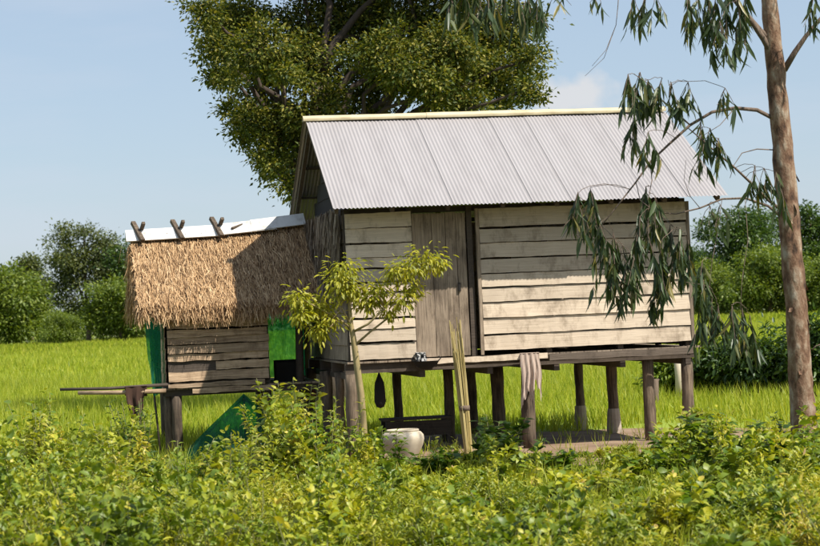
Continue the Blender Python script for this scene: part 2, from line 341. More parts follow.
# ------------------------------------------------------------------ the stilt house
TH = math.radians(9.6); HA = Vector((-0.808, 25.0, 0))
house = thing('stilt_house', 'grey plank house on stilts with a corrugated metal roof', 'house', HA, TH)
W_, DEP, FZ, WT = 4.5, 4.1, 1.215, 3.10
hl = lambda p: rel(p, house)

def plank(parent, x0, x1, z0, z1, y, mat, tilt=0.013, th=0.012, seg=14, name='plank', rough=0.006, skew=0.0):
    """horizontal weatherboard along x; faces -y; the lower edge stands proud"""
    vs_, fs = [], []
    k0, k1 = random.uniform(-skew, skew), random.uniform(-skew, skew)
    w0 = w1 = 0.0
    for i in range(seg + 1):
        t = i / seg; x = x0 + (x1 - x0) * t; dz = k0 + (k1 - k0) * t
        w0 = w0 * 0.6 + random.uniform(-rough, rough); w1 = w1 * 0.6 + random.uniform(-rough, rough)
        bow = random.uniform(-0.002, 0.002)
        lo, hi = z0 + dz + w0, z1 + dz + w1
        vs_ += [(x, y - tilt + bow, lo), (x, y + bow, hi), (x, y + th + bow, hi), (x, y - tilt + th + bow, lo)]
    for i in range(seg):
        a, b = i * 4, i * 4 + 4
        for j in range(4): fs.append((a + j, b + j, b + (j + 1) % 4, a + (j + 1) % 4))
    fs += [(0, 1, 2, 3), (seg * 4 + 3, seg * 4 + 2, seg * 4 + 1, seg * 4)]
    cx, cy, cz = (x0 + x1) / 2, y, (z0 + z1) / 2
    o = MB().add([(a - cx, b - cy, c - cz) for a, b, c in vs_], fs).build(name, mat, parent)
    o.location = (cx, cy, cz)
    return o

def vboard(parent, x0, x1, z0, z1, y, mat, th=0.022, name='board'):
    seg = 8; vs_, fs = [], []
    for i in range(seg + 1):
        z = z0 + (z1 - z0) * i / seg
        a, b = x0 + random.uniform(-.003, .003), x1 + random.uniform(-.003, .003)
        vs_ += [(a, y, z), (b, y, z), (b, y + th, z), (a, y + th, z)]
    for i in range(seg):
        a, b = i * 4, i * 4 + 4
        for j in range(4): fs.append((a + j, a + (j + 1) % 4, b + (j + 1) % 4, b + j))
    fs += [(3, 2, 1, 0), (seg * 4, seg * 4 + 1, seg * 4 + 2, seg * 4 + 3)]
    cx, cz = (x0 + x1) / 2, (z0 + z1) / 2
    o = MB().add([(p - cx, q - y, r - cz) for p, q, r in vs_], fs).build(name, mat, parent)
    o.location = (cx, y, cz)
    return o

# front wall: studs and plates, then the boards on it
mb = MB()
for x in (0.035, 0.85, 1.62, 2.6, 3.55, 4.465): mb.box(x - .035, x + .035, 0.03, 0.10, FZ + .002, WT + .04)
mb.box(-0.02, W_ + .02, 0.105, 0.165, WT - .02, WT + .05)
front = mb.build('front_wall', M['dark'], house)
# boundaries read off the photograph
zl = [WT, 2.90, 2.70, 2.52, 2.38, 2.21, 2.08, 1.945, 1.755, 1.62, 1.445, 1.225]
for a, b in zip(zl[:-1], zl[1:]):
    plank(front, 0.01, 0.86, b + random.uniform(.006, .014), a - random.uniform(.004, .012), 0.0, M['plank'], skew=0.006, tilt=random.uniform(.012, .03), th=.02, rough=.004)
zr = [WT - .0, 2.845, 2.65, 2.455, 2.265, 2.085, 1.895, 1.69, 1.475, 1.27]
for i, (a, b) in enumerate(zip(zr[:-1], zr[1:])):
    plank(front, 1.74, 4.49, b + random.uniform(.005, .012), a - random.uniform(.004, .010), -.012, M['plank'], seg=26, tilt=random.uniform(.012, .026), th=.02, skew=0.006, rough=.004)
vboard(front, 1.695, 1.735, FZ + .01, WT, -0.03, M['vboard'], th=0.06, name='door_jamb')
vboard(front, 4.492, 4.535, FZ - .02, WT, -0.03, M['vboard'], th=0.06, name='corner_board')
# the door, set back between the bays
door = MB().box(0.88, 1.60, 0.052, 0.075, 1.45, 1.52).box(0.88, 1.60, 0.052, 0.075, 2.6, 2.67).beam((.95, .0645, 1.5), (1.5, .0645, 2.62), .02, .07, (0, 1, 0)).build('door', M['dark'], house)
for x0, x1 in ((0.872, 1.125), (1.13, 1.30), (1.305, 1.44), (1.445, 1.565)):
    vboard(door, x0, x1, FZ + .015, WT - .02 - random.uniform(0, .03), 0.027, M['vboard'])
MB().box(1.44, 1.47, 0.0, 0.026, 2.05, 2.16).build('handle', M['soot_and_shade'], door)
# left wall: dark boards below, an old grass panel above (seen end-on, in shade)
lw = MB()
for y in (0.2, 1.3, 2.6, 3.9): lw.box(0.03, 0.10, y - .035, y + .035, FZ + .002, WT + .02)
lw.box(0.03, 0.09, 0.17, DEP - .05, WT + .022, WT + .08)
leftw = lw.build('side_wall', M['dark'], house)
def side_plank(parent, x, y0, y1, z0, z1, mat, sgn):
    o = plank(parent, 0, y1 - y0, z0, z1, 0, mat, tilt=0.014, seg=12)
    zc = o.location.z
    o.rotation_euler.z = math.radians(-90) if sgn < 0 else math.radians(90)
    o.location = (x, (y0 + y1) / 2, zc)
zz = np.linspace(FZ + .01, WT, 11)
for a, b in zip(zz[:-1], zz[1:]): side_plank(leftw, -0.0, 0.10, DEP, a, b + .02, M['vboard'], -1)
n = 2600
P = np.stack([np.full(n, -0.045) + RG.normal(0, .012, n), RG.uniform(0.06, DEP, n), 0 * RG.random(n)], 1)
rows = RG.integers(0, 6, n); P[:, 2] = WT + .06 - rows * 0.17 + RG.normal(0, .02, n); P[:, 0] -= (5 - rows) * 0.004
V, T = scat(STRAW, P, np.stack([RG.normal(-.05, .06, n), RG.normal(0, .10, n), -np.ones(n)], 1), np.tile([-1., 0, 0], (n, 1)) + .3 * rnd(n), RG.uniform(.22, .42, n), RG.uniform(.012, .03, n))
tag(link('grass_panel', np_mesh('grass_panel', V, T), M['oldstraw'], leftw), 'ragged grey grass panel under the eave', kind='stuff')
# right and back walls
rw = MB()
for y in (0.2, 1.3, 2.6, 3.9): rw.box(W_ - .10, W_ - .03, y - .035, y + .035, FZ + .002, WT + .02)
rw.box(W_ - .09, W_ - .03, 0.17, DEP - .05, WT + .022, WT + .08)
rightw = rw.build('side_wall', M['dark'], house)
for a, b in zip(zz[:-1], zz[1:]): side_plank(rightw, W_, 0.10, DEP, a, b + .02, M['plank'], 1)
bw = MB()
for x in (0.2, 1.5, 3.0, 4.3): bw.box(x - .035, x + .035, DEP - .10, DEP - .03, FZ + .002, WT + .02)
bw.box(.1, W_ - .1, DEP - .09, DEP - .03, WT + .022, WT + .08)
backw = bw.build('back_wall', M['dark'], house)
for a, b in zip(zz[:-1], zz[1:]):
    o = plank(backw, 0.03, W_ - .03, a, b + .02, 0, M['plank']); o.rotation_euler.z = math.pi; o.location.y = DEP
# gable infill boards well behind the rakes, coloured near-black for the open gable's shade
for gx, nm in ((0.12, 'gable_shade_infill'), (W_ - .12, 'gable_shade_infill')):
    g = MB().beam((gx, DEP / 2, WT + .085), (gx, DEP / 2, 4.30), .06, .06, (1, 0, 0)).build(nm, M['dark'], house)
    for k in range(5):
        z0 = WT + .09 + k * .235; hw = (4.33 - z0 - .235) / 0.547
        if hw < .08: hw = .08
        o = plank(g, 0, 2 * hw, z0, z0 + .25, 0, M['soot_and_shade'], seg=6); zc = o.location.z
        s = -1 if gx < 1 else 1
        o.rotation_euler.z = math.radians(90 * s); o.location = (gx + s * .035, DEP / 2, zc)
# floor
mb = MB()
for y in (0.07, 1.38, 2.7, DEP - .07): mb.box(-0.06, W_ + .06, y - .045, y + .045, FZ - .155, FZ - .03)
for x in np.linspace(0.05, W_ - .05, 6): mb.box(x - .035, x + .035, .03, DEP - .03, FZ - .238, FZ - .157)
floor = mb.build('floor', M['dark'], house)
x = -.04
while x < W_ - .02:
    w = random.uniform(.15, .2); MB().box(-w / 2 + .004, w / 2 - .004, -2.06, 2.06, -.012, .012).build('floor_board', M['vboard'], floor).location = (x + w / 2, DEP / 2 - .01, FZ - .016)
    x += w
plank(floor, 0.9, 2.55, FZ - .075, FZ - .005, -.078, M['plank'], tilt=0.004, th=.028, name='sill_board')
plank(floor, 2.57, 4.5, FZ - .10, FZ - .02, -.085, M['post2'], tilt=0.002, th=.03, name='sill_board')
# posts
def post_at(px, Y, rad, foot=0.0, base=-0.05, lean=0.0, top=FZ - .16):
    g = at(px, 400, Y); p = hl((g.x, Y, 0))
    x, y = p.x, p.y
    pts = [(x + lean * (1 - t) + random.uniform(-.008, .008), y + random.uniform(-.008, .008), base + (top - base) * t) for t in (0, .2, .4, .6, .8, 1)]
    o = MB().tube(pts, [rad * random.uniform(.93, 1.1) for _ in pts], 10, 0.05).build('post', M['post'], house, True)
    if foot:
        MB().lathe([(0.001, -.05), (foot * 1.05, -.05), (foot * 1.1, .05), (foot * .9, .3), (foot * .82, .34), (0.001, .34)], 12, (x + lean, y, 0)).build('footing', M['cement'], o)
    return o
for a in ((352, 25.06, .075), (449, 27.5, .07), (472, 29.0, .075), (498, 27.0, .085), (528, 25.42, .085), (580, 28.9, .065, .095, -.05), (613, 27.7, .075, .10, -.05),
          (649, 25.85, .075), (688, 25.85, .08), (327, 27.2, .08), (340, 26.1, .06), (312, 28.9, .08), (398, 29.0, .065)):
    post_at(*a)

# roof
OV, XL, XR, RN, RZ, EZ = 0.52, -0.20, 4.88, 2.05, 4.47, 3.115
sl = math.atan2(RZ - EZ, RN + OV); SLEN = math.hypot(RZ - EZ, RN + OV)
cs, sn = math.cos(sl), math.sin(sl)
def on_roof(x, s, back, lift):            # s metres up from the eave
    y = -OV + s * cs - lift * sn; z = EZ + s * sn + lift * cs
    return (x, y, z) if not back else (x, 2 * RN - y, z)
mb = MB()
for bk in (0, 1):
    for x in np.linspace(XL + .06, XR - .06, 8): mb.beam(on_roof(x, .12, bk, -.075), on_roof(x, SLEN - .05, bk, -.075), .05, .07)
    for s in (.2, .95, 1.75, 2.55): mb.beam(on_roof(XL + .02, s, bk, -.022), on_roof(XR - .02, s, bk, -.022), .05, .034)
roof = mb.build('roof', M['dark'], house)
NSH = 10; pitch = 0.051; sw = (XR - XL) / NSH
nwav = int(round(sw / pitch)) ; SEG = 6
xs = np.linspace(0, sw + 0.03, nwav * SEG + 4); ph = xs / sw * nwav * 2 * math.pi
def sheet_mesh(zoff):
    vs_, fs = [], []; ny = 4
    for j in range(ny + 1):
        s = SLEN * 1.0 * j / ny
        for x, p in zip(xs, ph): vs_.append((x, s * cs, s * sn + .0065 * math.cos(p)))
    k = len(xs)
    for j in range(ny):
        for i in range(k - 1): fs.append((j * k + i, j * k + i + 1, (j + 1) * k + i + 1, (j + 1) * k + i))
    m = bpy.data.meshes.new('corrugated_sheet'); m.from_pydata(vs_, [], fs); m.update()
    m.polygons.foreach_set('use_smooth', [True] * len(m.polygons)); m.materials.append(M['zinc'])
    return m
sm_ = sheet_mesh(0)
for i in range(NSH):
    o = link('roof_sheet', sm_, None, roof); o.location = (XL + i * sw, -OV - random.uniform(0, .02), EZ + .017); o.rotation_euler.y = .008
    o = link('roof_sheet', sm_, None, roof); o.rotation_euler.z = math.pi
    o.location = (XL + (i + 1) * sw, 2 * RN + OV, EZ + .012 + (i % 2) * .005)
for k in range(3):
    a = XL - .03 + k * (XR - XL + .06) / 3; b = a + (XR - XL + .06) / 3 + (.05 if k < 2 else 0)
    vs_, fs = [], []
    for i in range(9):
        x = a + (b - a) * i / 8
        for t in range(9):
            an = math.radians(-25 + 230 * t / 8); r = .068 + (k % 2) * .005
            vs_.append((x, RN - r * 1.15 * math.cos(an), RZ + .035 + r * .8 * math.sin(an) + random.uniform(-.002, .002)))
    for i in range(8):
        for t in range(8): fs.append((i * 9 + t, i * 9 + t + 1, i * 9 + 10 + t, i * 9 + 9 + t))
    MB().add(vs_, fs).build('ridge_cap', M['ridge'], roof, True)

# ------------------------------------------------------------------ the thatched lean-to kitchen
PH = math.radians(10.5); HO = Vector((-3.25, 26.0, 0))
hut = thing('thatched_hut', 'small plank kitchen hut with a straw thatch roof, left of the house', 'hut', HO, PH)
ul = lambda p: rel(p, hut)
HS = 1.0423; HO2 = Vector((0, 0, EYE)) + (HO - Vector((0, 0, EYE))) * HS      # final stand and size, set when the hut is complete
HF = 0.97
def thatch_z(x, n_):   # n_ 0 at eave .. 1 at ridge
    sag = -.04 * math.sin(math.pi * min(max((x + .35) / 2.6, 0), 1))
    zr_ = 2.96 + .055 * x; ze = 2.08 + .01 * x
    return ze + (zr_ - ze) * n_ + sag
EN, RNH, TX0, TX1 = -0.40, 1.15, -0.36, 2.10
vs_, fs = [], []; NX, NY = 18, 10
for lay in (0, -.09):
    for j in range(-NY, NY + 1):
        q = 1 - abs(j) / NY; y = (EN + (RNH - EN) * q) if j <= 0 else (RNH + (RNH - EN) * (1 - q))
        for i in range(NX + 1):
            x = TX0 + .05 + (TX1 - TX0 - .05) * i / NX
            vs_.append((x, y, thatch_z(x, q) + lay - .02 + random.uniform(-.012, .012)))
R_ = (2 * NY + 1) * (NX + 1)
for lay in (0, 1):
    for j in range(2 * NY):
        for i in range(NX):
            q = lay * R_ + j * (NX + 1) + i; f = (q, q + 1, q + NX + 2, q + NX + 1); fs.append(f if not lay else f[::-1])
for i in range(NX):
    for j in (0, 2 * NY): q = j * (NX + 1) + i; fs.append((q, q + R_, q + R_ + 1, q + 1))
for j in range(2 * NY):
    for i in (0, NX): q = j * (NX + 1) + i; fs.append((q, q + NX + 1, q + NX + 1 + R_, q + R_))
thatch = MB().add(vs_, fs).build('thatch_roof', M['strawbed'], hut)
VT = []
for side in (0, 1):
    n = 21000 if side == 0 else 5000
    x = RG.uniform(TX0, TX1, n); row = RG.integers(0, 15, n); q = np.clip((row + RG.uniform(-.5, 1.2, n)) / 14.0, .0, 1.0)
    fr = RG.random(n) < .22; q[fr] = RG.uniform(-.02, .06, fr.sum())
    y = EN + (RNH - EN) * q; z = np.array([thatch_z(a, b) for a, b in zip(x, q)]) + RG.uniform(-.03, .035, n)
    dn = np.array([0.0, -(RNH - EN), -0.90]); dn /= np.linalg.norm(dn)
    D = np.tile(dn, (n, 1)) + RG.normal(0, .10, (n, 3)); D[fr] += np.array([0, .35, -.45]) + RG.normal(0, .16, (fr.sum(), 3)); D[:, 0] += RG.normal(0, .10, n)
    # strands start above and end at the row
    Ln = RG.uniform(.16, .36, n); Ln[fr] = RG.uniform(.08, .30, fr.sum()) * (.75 + .55 * np.abs(np.sin(x[fr] * 9 + 2 * np.sin(x[fr] * 23))))
    P = np.stack([x, y, z], 1); P[~fr] -= nrm(D[~fr]) * (Ln[~fr] * .35)[:, None]
    if side: P[:, 1] = 2 * RNH - P[:, 1]; D[:, 1] *= -1
    VT.append(scat(STRAW, P, D, np.tile([0., -.4 if not side else .4, 1], (n, 1)) + .5 * rnd(n), Ln, RG.uniform(.005, .013, n)))
# gable edge fringe on the left
n = 3200; q = RG.uniform(-.02, 1, n)
P = np.stack([TX0 + RG.normal(.02, .03, n), EN + (RNH - EN) * q, 0 * q], 1); P[:, 2] = [thatch_z(TX0, b) for b in q]; P[:, 2] -= RG.uniform(0, .10, n)
bk = RG.random(n) < .35; P[bk, 1] = 2 * RNH - P[bk, 1]
D = np.stack([RG.normal(-.12, .12, n), RG.normal(-.35, .25, n), -np.ones(n)], 1)
VT.append(scat(STRAW, P, D, np.tile([-1., 0, .2], (n, 1)) + .4 * rnd(n), RG.uniform(.1, .26, n), RG.uniform(.005, .012, n)))
V, T = join(*VT)
tag(link('straw', np_mesh('straw', V, T), M['straw'], thatch), kind='stuff')
# ridge boards, tilted to the front slope, and the pegs that pin them
for x0, x1, dz in ((-.42, .92, .0), (.88, 1.62, .012), (1.3, 2.05, .024)):
    p0 = (x0, RNH - .07, thatch_z(x0, 1) + .085 + dz); p1 = (x1, RNH - .07, thatch_z(x1, 1) + .085 + dz)
    MB().beam(p0, p1, .20, .016, (0, -.78, .62)).build('ridge_board', M['white'], thatch)
    p0 = (x0, RNH + .10, thatch_z(x0, 1) + .08 + dz); p1 = (x1, RNH + .10, thatch_z(x1, 1) + .08 + dz)
    MB().beam(p0, p1, .20, .016, (0, .62, .78)).build('ridge_board', M['white'], thatch)
for x, ln in ((-.25, .17), (.29, .2), (.83, .17)):
    z = thatch_z(x, 1)
    MB().beam((x - .06, RNH + .09, z + .27), (x + .05, RNH - .21, z + .0), .06, .05).build('ridge_peg', M['post'], thatch)
    MB().beam((x + .075, RNH - .13, z + .25), (x + .0, RNH + .24, z - .0), .045, .04).build('ridge_peg', M['post'], thatch)
MB().tube([(1.03, RNH - .1, thatch_z(1, 1) + .10), (1.2, RNH - .02, thatch_z(1, 1) + .15), (1.5, RNH, thatch_z(1, 1) + .16)], [.02, .025, .012], 6).build('ridge_stick', M['post'], thatch)
# front wall
mb = MB()
for x in (.05, .70, 1.29): mb.box(x - .035, x + .035, .03, .10, HF, 2.02)
mb.box(.0, 1.33, .03, .08, 1.0, 1.06)
hw = mb.build('front_wall', M['dark'], hut); hw.location.y = -.31
hz = [2.03, 1.95, 1.84, 1.72, 1.61, 1.51, 1.39, 1.29, 1.17, 1.03]
for i, (a, b) in enumerate(zip(hz[:-1], hz[1:])):
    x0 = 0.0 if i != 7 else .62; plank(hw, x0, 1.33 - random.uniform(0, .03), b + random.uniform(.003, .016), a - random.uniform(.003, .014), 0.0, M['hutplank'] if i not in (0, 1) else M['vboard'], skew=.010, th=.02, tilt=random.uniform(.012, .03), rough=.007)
plank(hw, 0.0, .64, 1.16, 1.31, 0.016, M['dark'], skew=.004)
for (x0, x1, z0, z1) in ((-.01, 1.25, .955, 1.015), (.3, 1.35, .88, .945)):
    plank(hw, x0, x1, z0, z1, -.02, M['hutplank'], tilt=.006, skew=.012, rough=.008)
bwm = MB()
for x in (.05, .70, 1.29): bwm.box(x - .035, x + .035, 2.12, 2.19, HF, 2.2)
bwm.box(.0, 1.33, 2.12, 2.19, 2.201, 2.26); hbw = bwm.build('back_wall', M['dark'], hut)
for k in range(8):
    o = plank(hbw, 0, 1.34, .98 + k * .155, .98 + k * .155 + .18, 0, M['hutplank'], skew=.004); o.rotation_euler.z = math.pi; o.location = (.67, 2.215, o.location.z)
pwm = MB()
for y in (.0, 1.1, 2.0): pwm.box(1.24, 1.29, y - .03, y + .03, HF, 2.0)
pwm.box(1.24, 1.29, -.2, 2.05, 2.001, 2.05); hpw = pwm.build('side_wall', M['dark'], hut)
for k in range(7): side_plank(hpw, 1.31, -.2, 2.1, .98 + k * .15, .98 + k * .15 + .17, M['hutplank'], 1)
# left wall, ragged
lwm = MB()
for y in (.15, 1.1, 2.1): lwm.box(.0, .06, y - .03, y + .03, HF, 2.25)
lwm.box(.0, .06, .1, 2.11, 2.251, 2.30); hlw = lwm.build('side_wall', M['dark'], hut)
zz2 = np.linspace(1.0, 2.2, 9)
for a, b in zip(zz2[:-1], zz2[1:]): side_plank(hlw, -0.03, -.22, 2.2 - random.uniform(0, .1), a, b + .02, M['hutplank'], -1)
# floor with its carrying poles
mb = MB()
for y in (-.2, 1.1, 2.15): mb.box(-.05, 2.05, y - .04, y + .04, HF - .12, HF - .04)
hfl = mb.build('floor', M['dark'], hut)
x = -.05
while x < 1.95:
    w = random.uniform(.13, .18); MB().box(-w / 2 + .004, w / 2 - .004, -1.24, 1.24, -.012, .012).build('floor_board', M['vboard'], hfl).location = (x + w / 2, .97, HF - .026); x += w
MB().tube([ul(at(60, 389.5, 25.66)), ul(at(110, 388.5, 25.68)), ul(at(170, 384.5, 25.70))], [.018, .02, .022], 8, .06).build('floor_pole', M['dark'], hut, True)
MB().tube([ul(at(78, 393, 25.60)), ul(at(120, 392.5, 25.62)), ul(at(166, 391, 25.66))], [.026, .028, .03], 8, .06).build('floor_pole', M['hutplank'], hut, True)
def hpost(px, Y, rad, top, mat='post', foot_px=None):
    g = at(px, 420, Y); p = ul((g.x, Y, 0)); g2 = at(foot_px or px, 450, Y); p2 = ul((g2.x, Y, 0))
    pts = [(p2.x + (p.x - p2.x) * t + random.uniform(-.006, .006), p.y + random.uniform(-.006, .006), -.05 + (top + .05) * t) for t in (0, .25, .5, .75, 1)]
    return MB().tube(pts, [rad * random.uniform(.94, 1.08) for _ in pts], 10, .05).build('post', M[mat], hut, True)
hpost(169, 25.88, .06, HF - .12, foot_px=171); hpost(177, 25.80, .07, HF - .12, foot_px=179)
hpost(268, 26.05, .06, HF - .12); hpost(303, 26.3, .055, 2.25, 'dark'); hpost(166, 28.1, .06, 2.3); hpost(262, 28.3, .06, 2.3); hpost(310, 28.3, .06, 2.3)
MB().tube([ul(at(154, 392, 25.9)), ul(at(157, 420, 25.9)), ul(Vector((at(161, 452, 25.9).x, 25.9, -.03)))], [.013, .014, .014], 6, .05).build('prop_stick', M['dark'], hut, True)

hut.location = HO2; hut.scale = (HS, HS, HS)

# ------------------------------------------------------------------ trees
def limb(p0, p1, r_0, r_1, wob, seg=7, n=6):
    p0, p1 = Vector(p0), Vector(p1); pts, rad = [], []
    L = (p1 - p0).length
    for i in range(n + 1):
        t = i / n; o = Vector((random.gauss(0, 1), random.gauss(0, 1), random.gauss(0, 1))) * (wob * L * math.sin(math.pi * t))
        pts.append(p0.lerp(p1, t) + o + Vector((0, 0, .08 * L * math.sin(math.pi * t)))); rad.append(r_0 + (r_1 - r_0) * t)
    return pts, rad

def crown_leaves(lobes, clumps, per, clump_r, ll, rng, tm=L2, droop=.15, shell=.55, wr=.42):
    """lobes: (centre, (rx,ry,rz)); leaf clumps spread through each lobe, thicker near its surface"""
    Ps, Ds, Ns = [], [], []; cc = []
    for c, r in lobes:
        k = max(3, int(clumps * (r[0] * r[2]) / lobes[0][1][0] / lobes[0][1][2]))
        d = nrm(rng.normal(size=(k, 3))); rad = shell + (1 - shell) * rng.random(k) ** .6; rad[rng.random(k) < .18] *= .5
        pc = np.array(c) + d * rad[:, None] * np.array(r) * rng.uniform(.82, 1.14, (k, 1)); cc.append(pc)
        m = k * per; b = np.repeat(pc, per, 0); out = np.repeat(d, per, 0)
        off = rng.normal(size=(m, 3)) * clump_r * np.repeat(rng.uniform(.6, 1.3, k), per)[:, None] * np.array([1, 1, .7])
        Ps.append(b + off); Ds.append(nrm(off + 1e-6) * .7 + out * .35 + rng.normal(size=(m, 3)) * .45 + np.array([0, 0, -droop]))
        Ns.append(np.array([0, 0, 1.0]) + out * .5 + rng.normal(size=(m, 3)) * .55)
    P, D, N = map(np.concatenate, (Ps, Ds, Ns)); n = len(P)
    ln = ll * rng.uniform(.65, 1.25, n)
    return scat(tm, P, D, N, ln, ln * wr), cc

# the big dark tree behind the house
BY = 37.0; base = at(331, 420, BY); base.z = 0
big = thing('shade_tree', 'huge dark leafy tree rising behind the metal roof', 'tree', base)
lob = [(350, 20, 62), (240, 25, 45), (222, 18, 28), (262, 78, 36), (250, 122, 25), (287, 142, 28), (306, 64, 50), (312, 112, 40), (362, 90, 52), (335, 160, 28),
       (425, 15, 66), (432, 82, 42), (485, 22, 52), (482, 76, 34), (514, 78, 24), (505, 42, 36), (390, -50, 75), (300, -45, 66), (465, -50, 66), (380, 132, 44), (440, 128, 32),
       (420, -110, 70), (340, -115, 66), (262, 48, 40), (236, 60, 24), (300, 25, 40), (268, 150, 22), (300, 166, 22), (286, 120, 26), (400, 60, 50), (530, 60, 18), (450, 50, 46), (460, 100, 30), (505, 96, 16), (206, 10, 18), (214, 42, 17), (226, 76, 17), (236, 106, 16), (242, 136, 15), (276, 162, 17), (292, 186, 15), (530, 88, 14), (468, 104, 16)]
lobes = []
for i, (px, py, r) in enumerate(lob):
    c = at(px, py, BY + random.uniform(-1.6, 1.9)) - base; q = r / F * BY
    q *= .70; lobes.append((tuple(c), (q, q * 1.1, q * .9)))
    for k_ in range(3):
        d_ = Vector((random.gauss(0, 1), random.gauss(0, 1), random.gauss(0, .9))).normalized() * q * random.uniform(1.05, 1.5); q2 = q * random.uniform(.25, .45)
        lobes.append((tuple(c + d_), (q2, q2, q2 * .85)))
rg2 = np.random.default_rng(5)
(V, T), cc = crown_leaves(lobes, 120, 56, .13, .092, rg2, tm=L2, shell=.5, wr=.5)
tag(link('crown', np_mesh('crown', V, T), M['mango'], big), kind='stuff')
MB().tube([(0, 0, -.1), (.03, 0, .6), (-.05, .05, 1.8), (0, .1, 3.2), (.05, .1, 4.6), (0, 0, 6.2)], [.36, .28, .25, .22, .18, .11], 12, .06).build('trunk', M['darkbark'], big, True)
for i, (c, r) in enumerate(lobes):
    if i % 4: continue
    z0 = min(max(c[2] * .62, 3.0), 6.0)
    p, ra = limb((0, .08, z0), c, .085, .02, .05); mb = MB().tube(p, ra, 7)
    for tgt in cc[i][::9][:9]:
        p, ra = limb(c, tgt, .022, .006, .08, n=4); mb.tube(p, ra, 4)
    mb.build('limb', M['darkbark'], big, True)

# eucalyptus in front at the right
EY = 20.8; eb = at(807, 470, EY); eb.z = 0
gum = thing('gum_tree', 'slender gum tree with flaky brown trunk and drooping narrow leaves at right', 'tree', eb)
er = lambda px, py, Y=EY: at(px, py, Y) - eb
tp = [(808, 486, .16), (806, 442, .17), (803, 410, .150), (800, 370, .142), (797, 320, .136), (793, 270, .130), (789, 220, .126), (784, 160, .122), (779, 100, .116), (773, 45, .106), (768, -10, .095), (764, -70, .085), (757, -150, .07), (752, -260, .05), (756, -380, .025)]
tp = [(a, b, c * .88) for a, b, c in tp]; pts = [er(a, b) for a, b, _ in tp]; pts[0].z = -.08
fine, fr_ = [], []
for i in range(len(pts) - 1):
    for k in range(4):
        t = k / 4; fine.append(pts[i].lerp(pts[i + 1], t) + Vector((random.gauss(0, .004), random.gauss(0, .004), 0)))
        fr_.append((tp[i][2] + (tp[i + 1][2] - tp[i][2]) * t) * random.uniform(.96, 1.05))
gt = MB().tube(fine, fr_, 14, .05).build('trunk', M['gumbark'], gum, True)
for k in range(15):        # loose bark flakes
    i = random.randrange(2, 28); a = random.uniform(-2.6, .4); c = fine[i]; r = fr_[i] * 1.02
    p = c + Vector((math.cos(a) * r, math.sin(a) * r, 0)); o = Vector((math.cos(a), math.sin(a), 0)); s = Vector((-math.sin(a), math.cos(a), 0))
    h = random.uniform(.04, .12); w = random.uniform(.008, .022)
    MB().add([p - s * w, p + s * w, p + s * w * .7 + o * .02 - Vector((0, 0, h)), p - s * w * .7 + o * .035 - Vector((0, 0, h)), p - s * w - o * .012, p + s * w - o * .012],
             [(0, 3, 2, 1), (0, 1, 5, 4), (4, 5, 2, 3)]).build('bark_flake', M['gumbark'], gt)
BR = [  # pixel path, depth offset at the end, start and end radius
    ([(776, 120), (757, 110), (735, 108), (712, 112), (690, 125), (668, 145), (650, 162), (636, 182), (618, 205), (602, 225)], -.5, .026, .006),
    ([(690, 125), (676, 112), (662, 100), (650, 85), (634, 74)], -.6, .010, .004),
    ([(676, 112), (672, 95), (668, 80)], -.6, .006, .003),
    ([(787, 214), (768, 200), (750, 182), (735, 168), (716, 152), (700, 138), (688, 128)], -.5, .020, .006),
    ([(788, 222), (768, 206), (745, 198), (722, 199), (700, 208), (676, 214), (655, 212)], -.4, .018, .006),
    ([(650, 162), (652, 180), (648, 200)], -.5, .007, .004), ([(602, 225), (590, 205), (578, 196)], -.5, .006, .003),
    ([(735, 108), (720, 125), (704, 135)], -.3, .006, .003), ([(776, 150), (757, 149), (742, 153), (734, 165), (730, 178)], -.2, .008, .003),
    ([(775, 60), (764, 40), (752, 22), (736, 2), (720, -20), (700, -34)], -.3, .045, .016),
    ([(700, -34), (670, -38), (640, -30), (600, -36), (560, -32), (520, -30), (480, -26)], -.5, .016, .005),
    ([(774, 45), (760, 30), (745, 12), (728, -8)], -.2, .04, .012),
    ([(784, 70), (795, 52), (806, 36), (826, 12), (850, -20)], -.1, .04, .014),
    ([(722, 199), (718, 230), (712, 262), (708, 300)], -.5, .004, .003), ([(745, 198), (748, 240), (742, 280), (740, 315)], -.5, .004, .003),
    ([(636, 182), (640, 200), (655, 212)], -.5, .006, .004), ([(655, 212), (668, 222), (680, 232)], -.5, .006, .003), ([(602, 225), (612, 236), (618, 244)], -.5, .005, .003),
    ([(620, -34), (618, 5), (616, 25), (606, 50), (592, 66)], -.4, .006, .002), ([(616, 25), (604, 58), (585, 76)], -.4, .004, .002),
    ([(700, 208), (690, 196), (684, 180), (686, 160)], -.4, .005, .002), ([(812, 350), (816, 346), (824, 343)], 0, .01, .004)]
bp_ = []
for path, dz, ra, rb in BR:
    k = len(path) - 1
    mb = MB().tube([er(a, b, EY + dz * i / k) for i, (a, b) in enumerate(path)], [.88 * (ra + (rb - ra) * i / k) for i in range(k + 1)], 7, .05)
    mb.build('branch', M['bark'], gum, True)
    for i in range(k if path[0] not in ((620, -34), (616, 25), (776, 150)) else 0):
        for u_ in (0, .33, .66): bp_.append(er(path[i][0] + (path[i + 1][0] - path[i][0]) * u_, path[i][1] + (path[i + 1][1] - path[i][1]) * u_, EY + dz * (i + u_) / k))
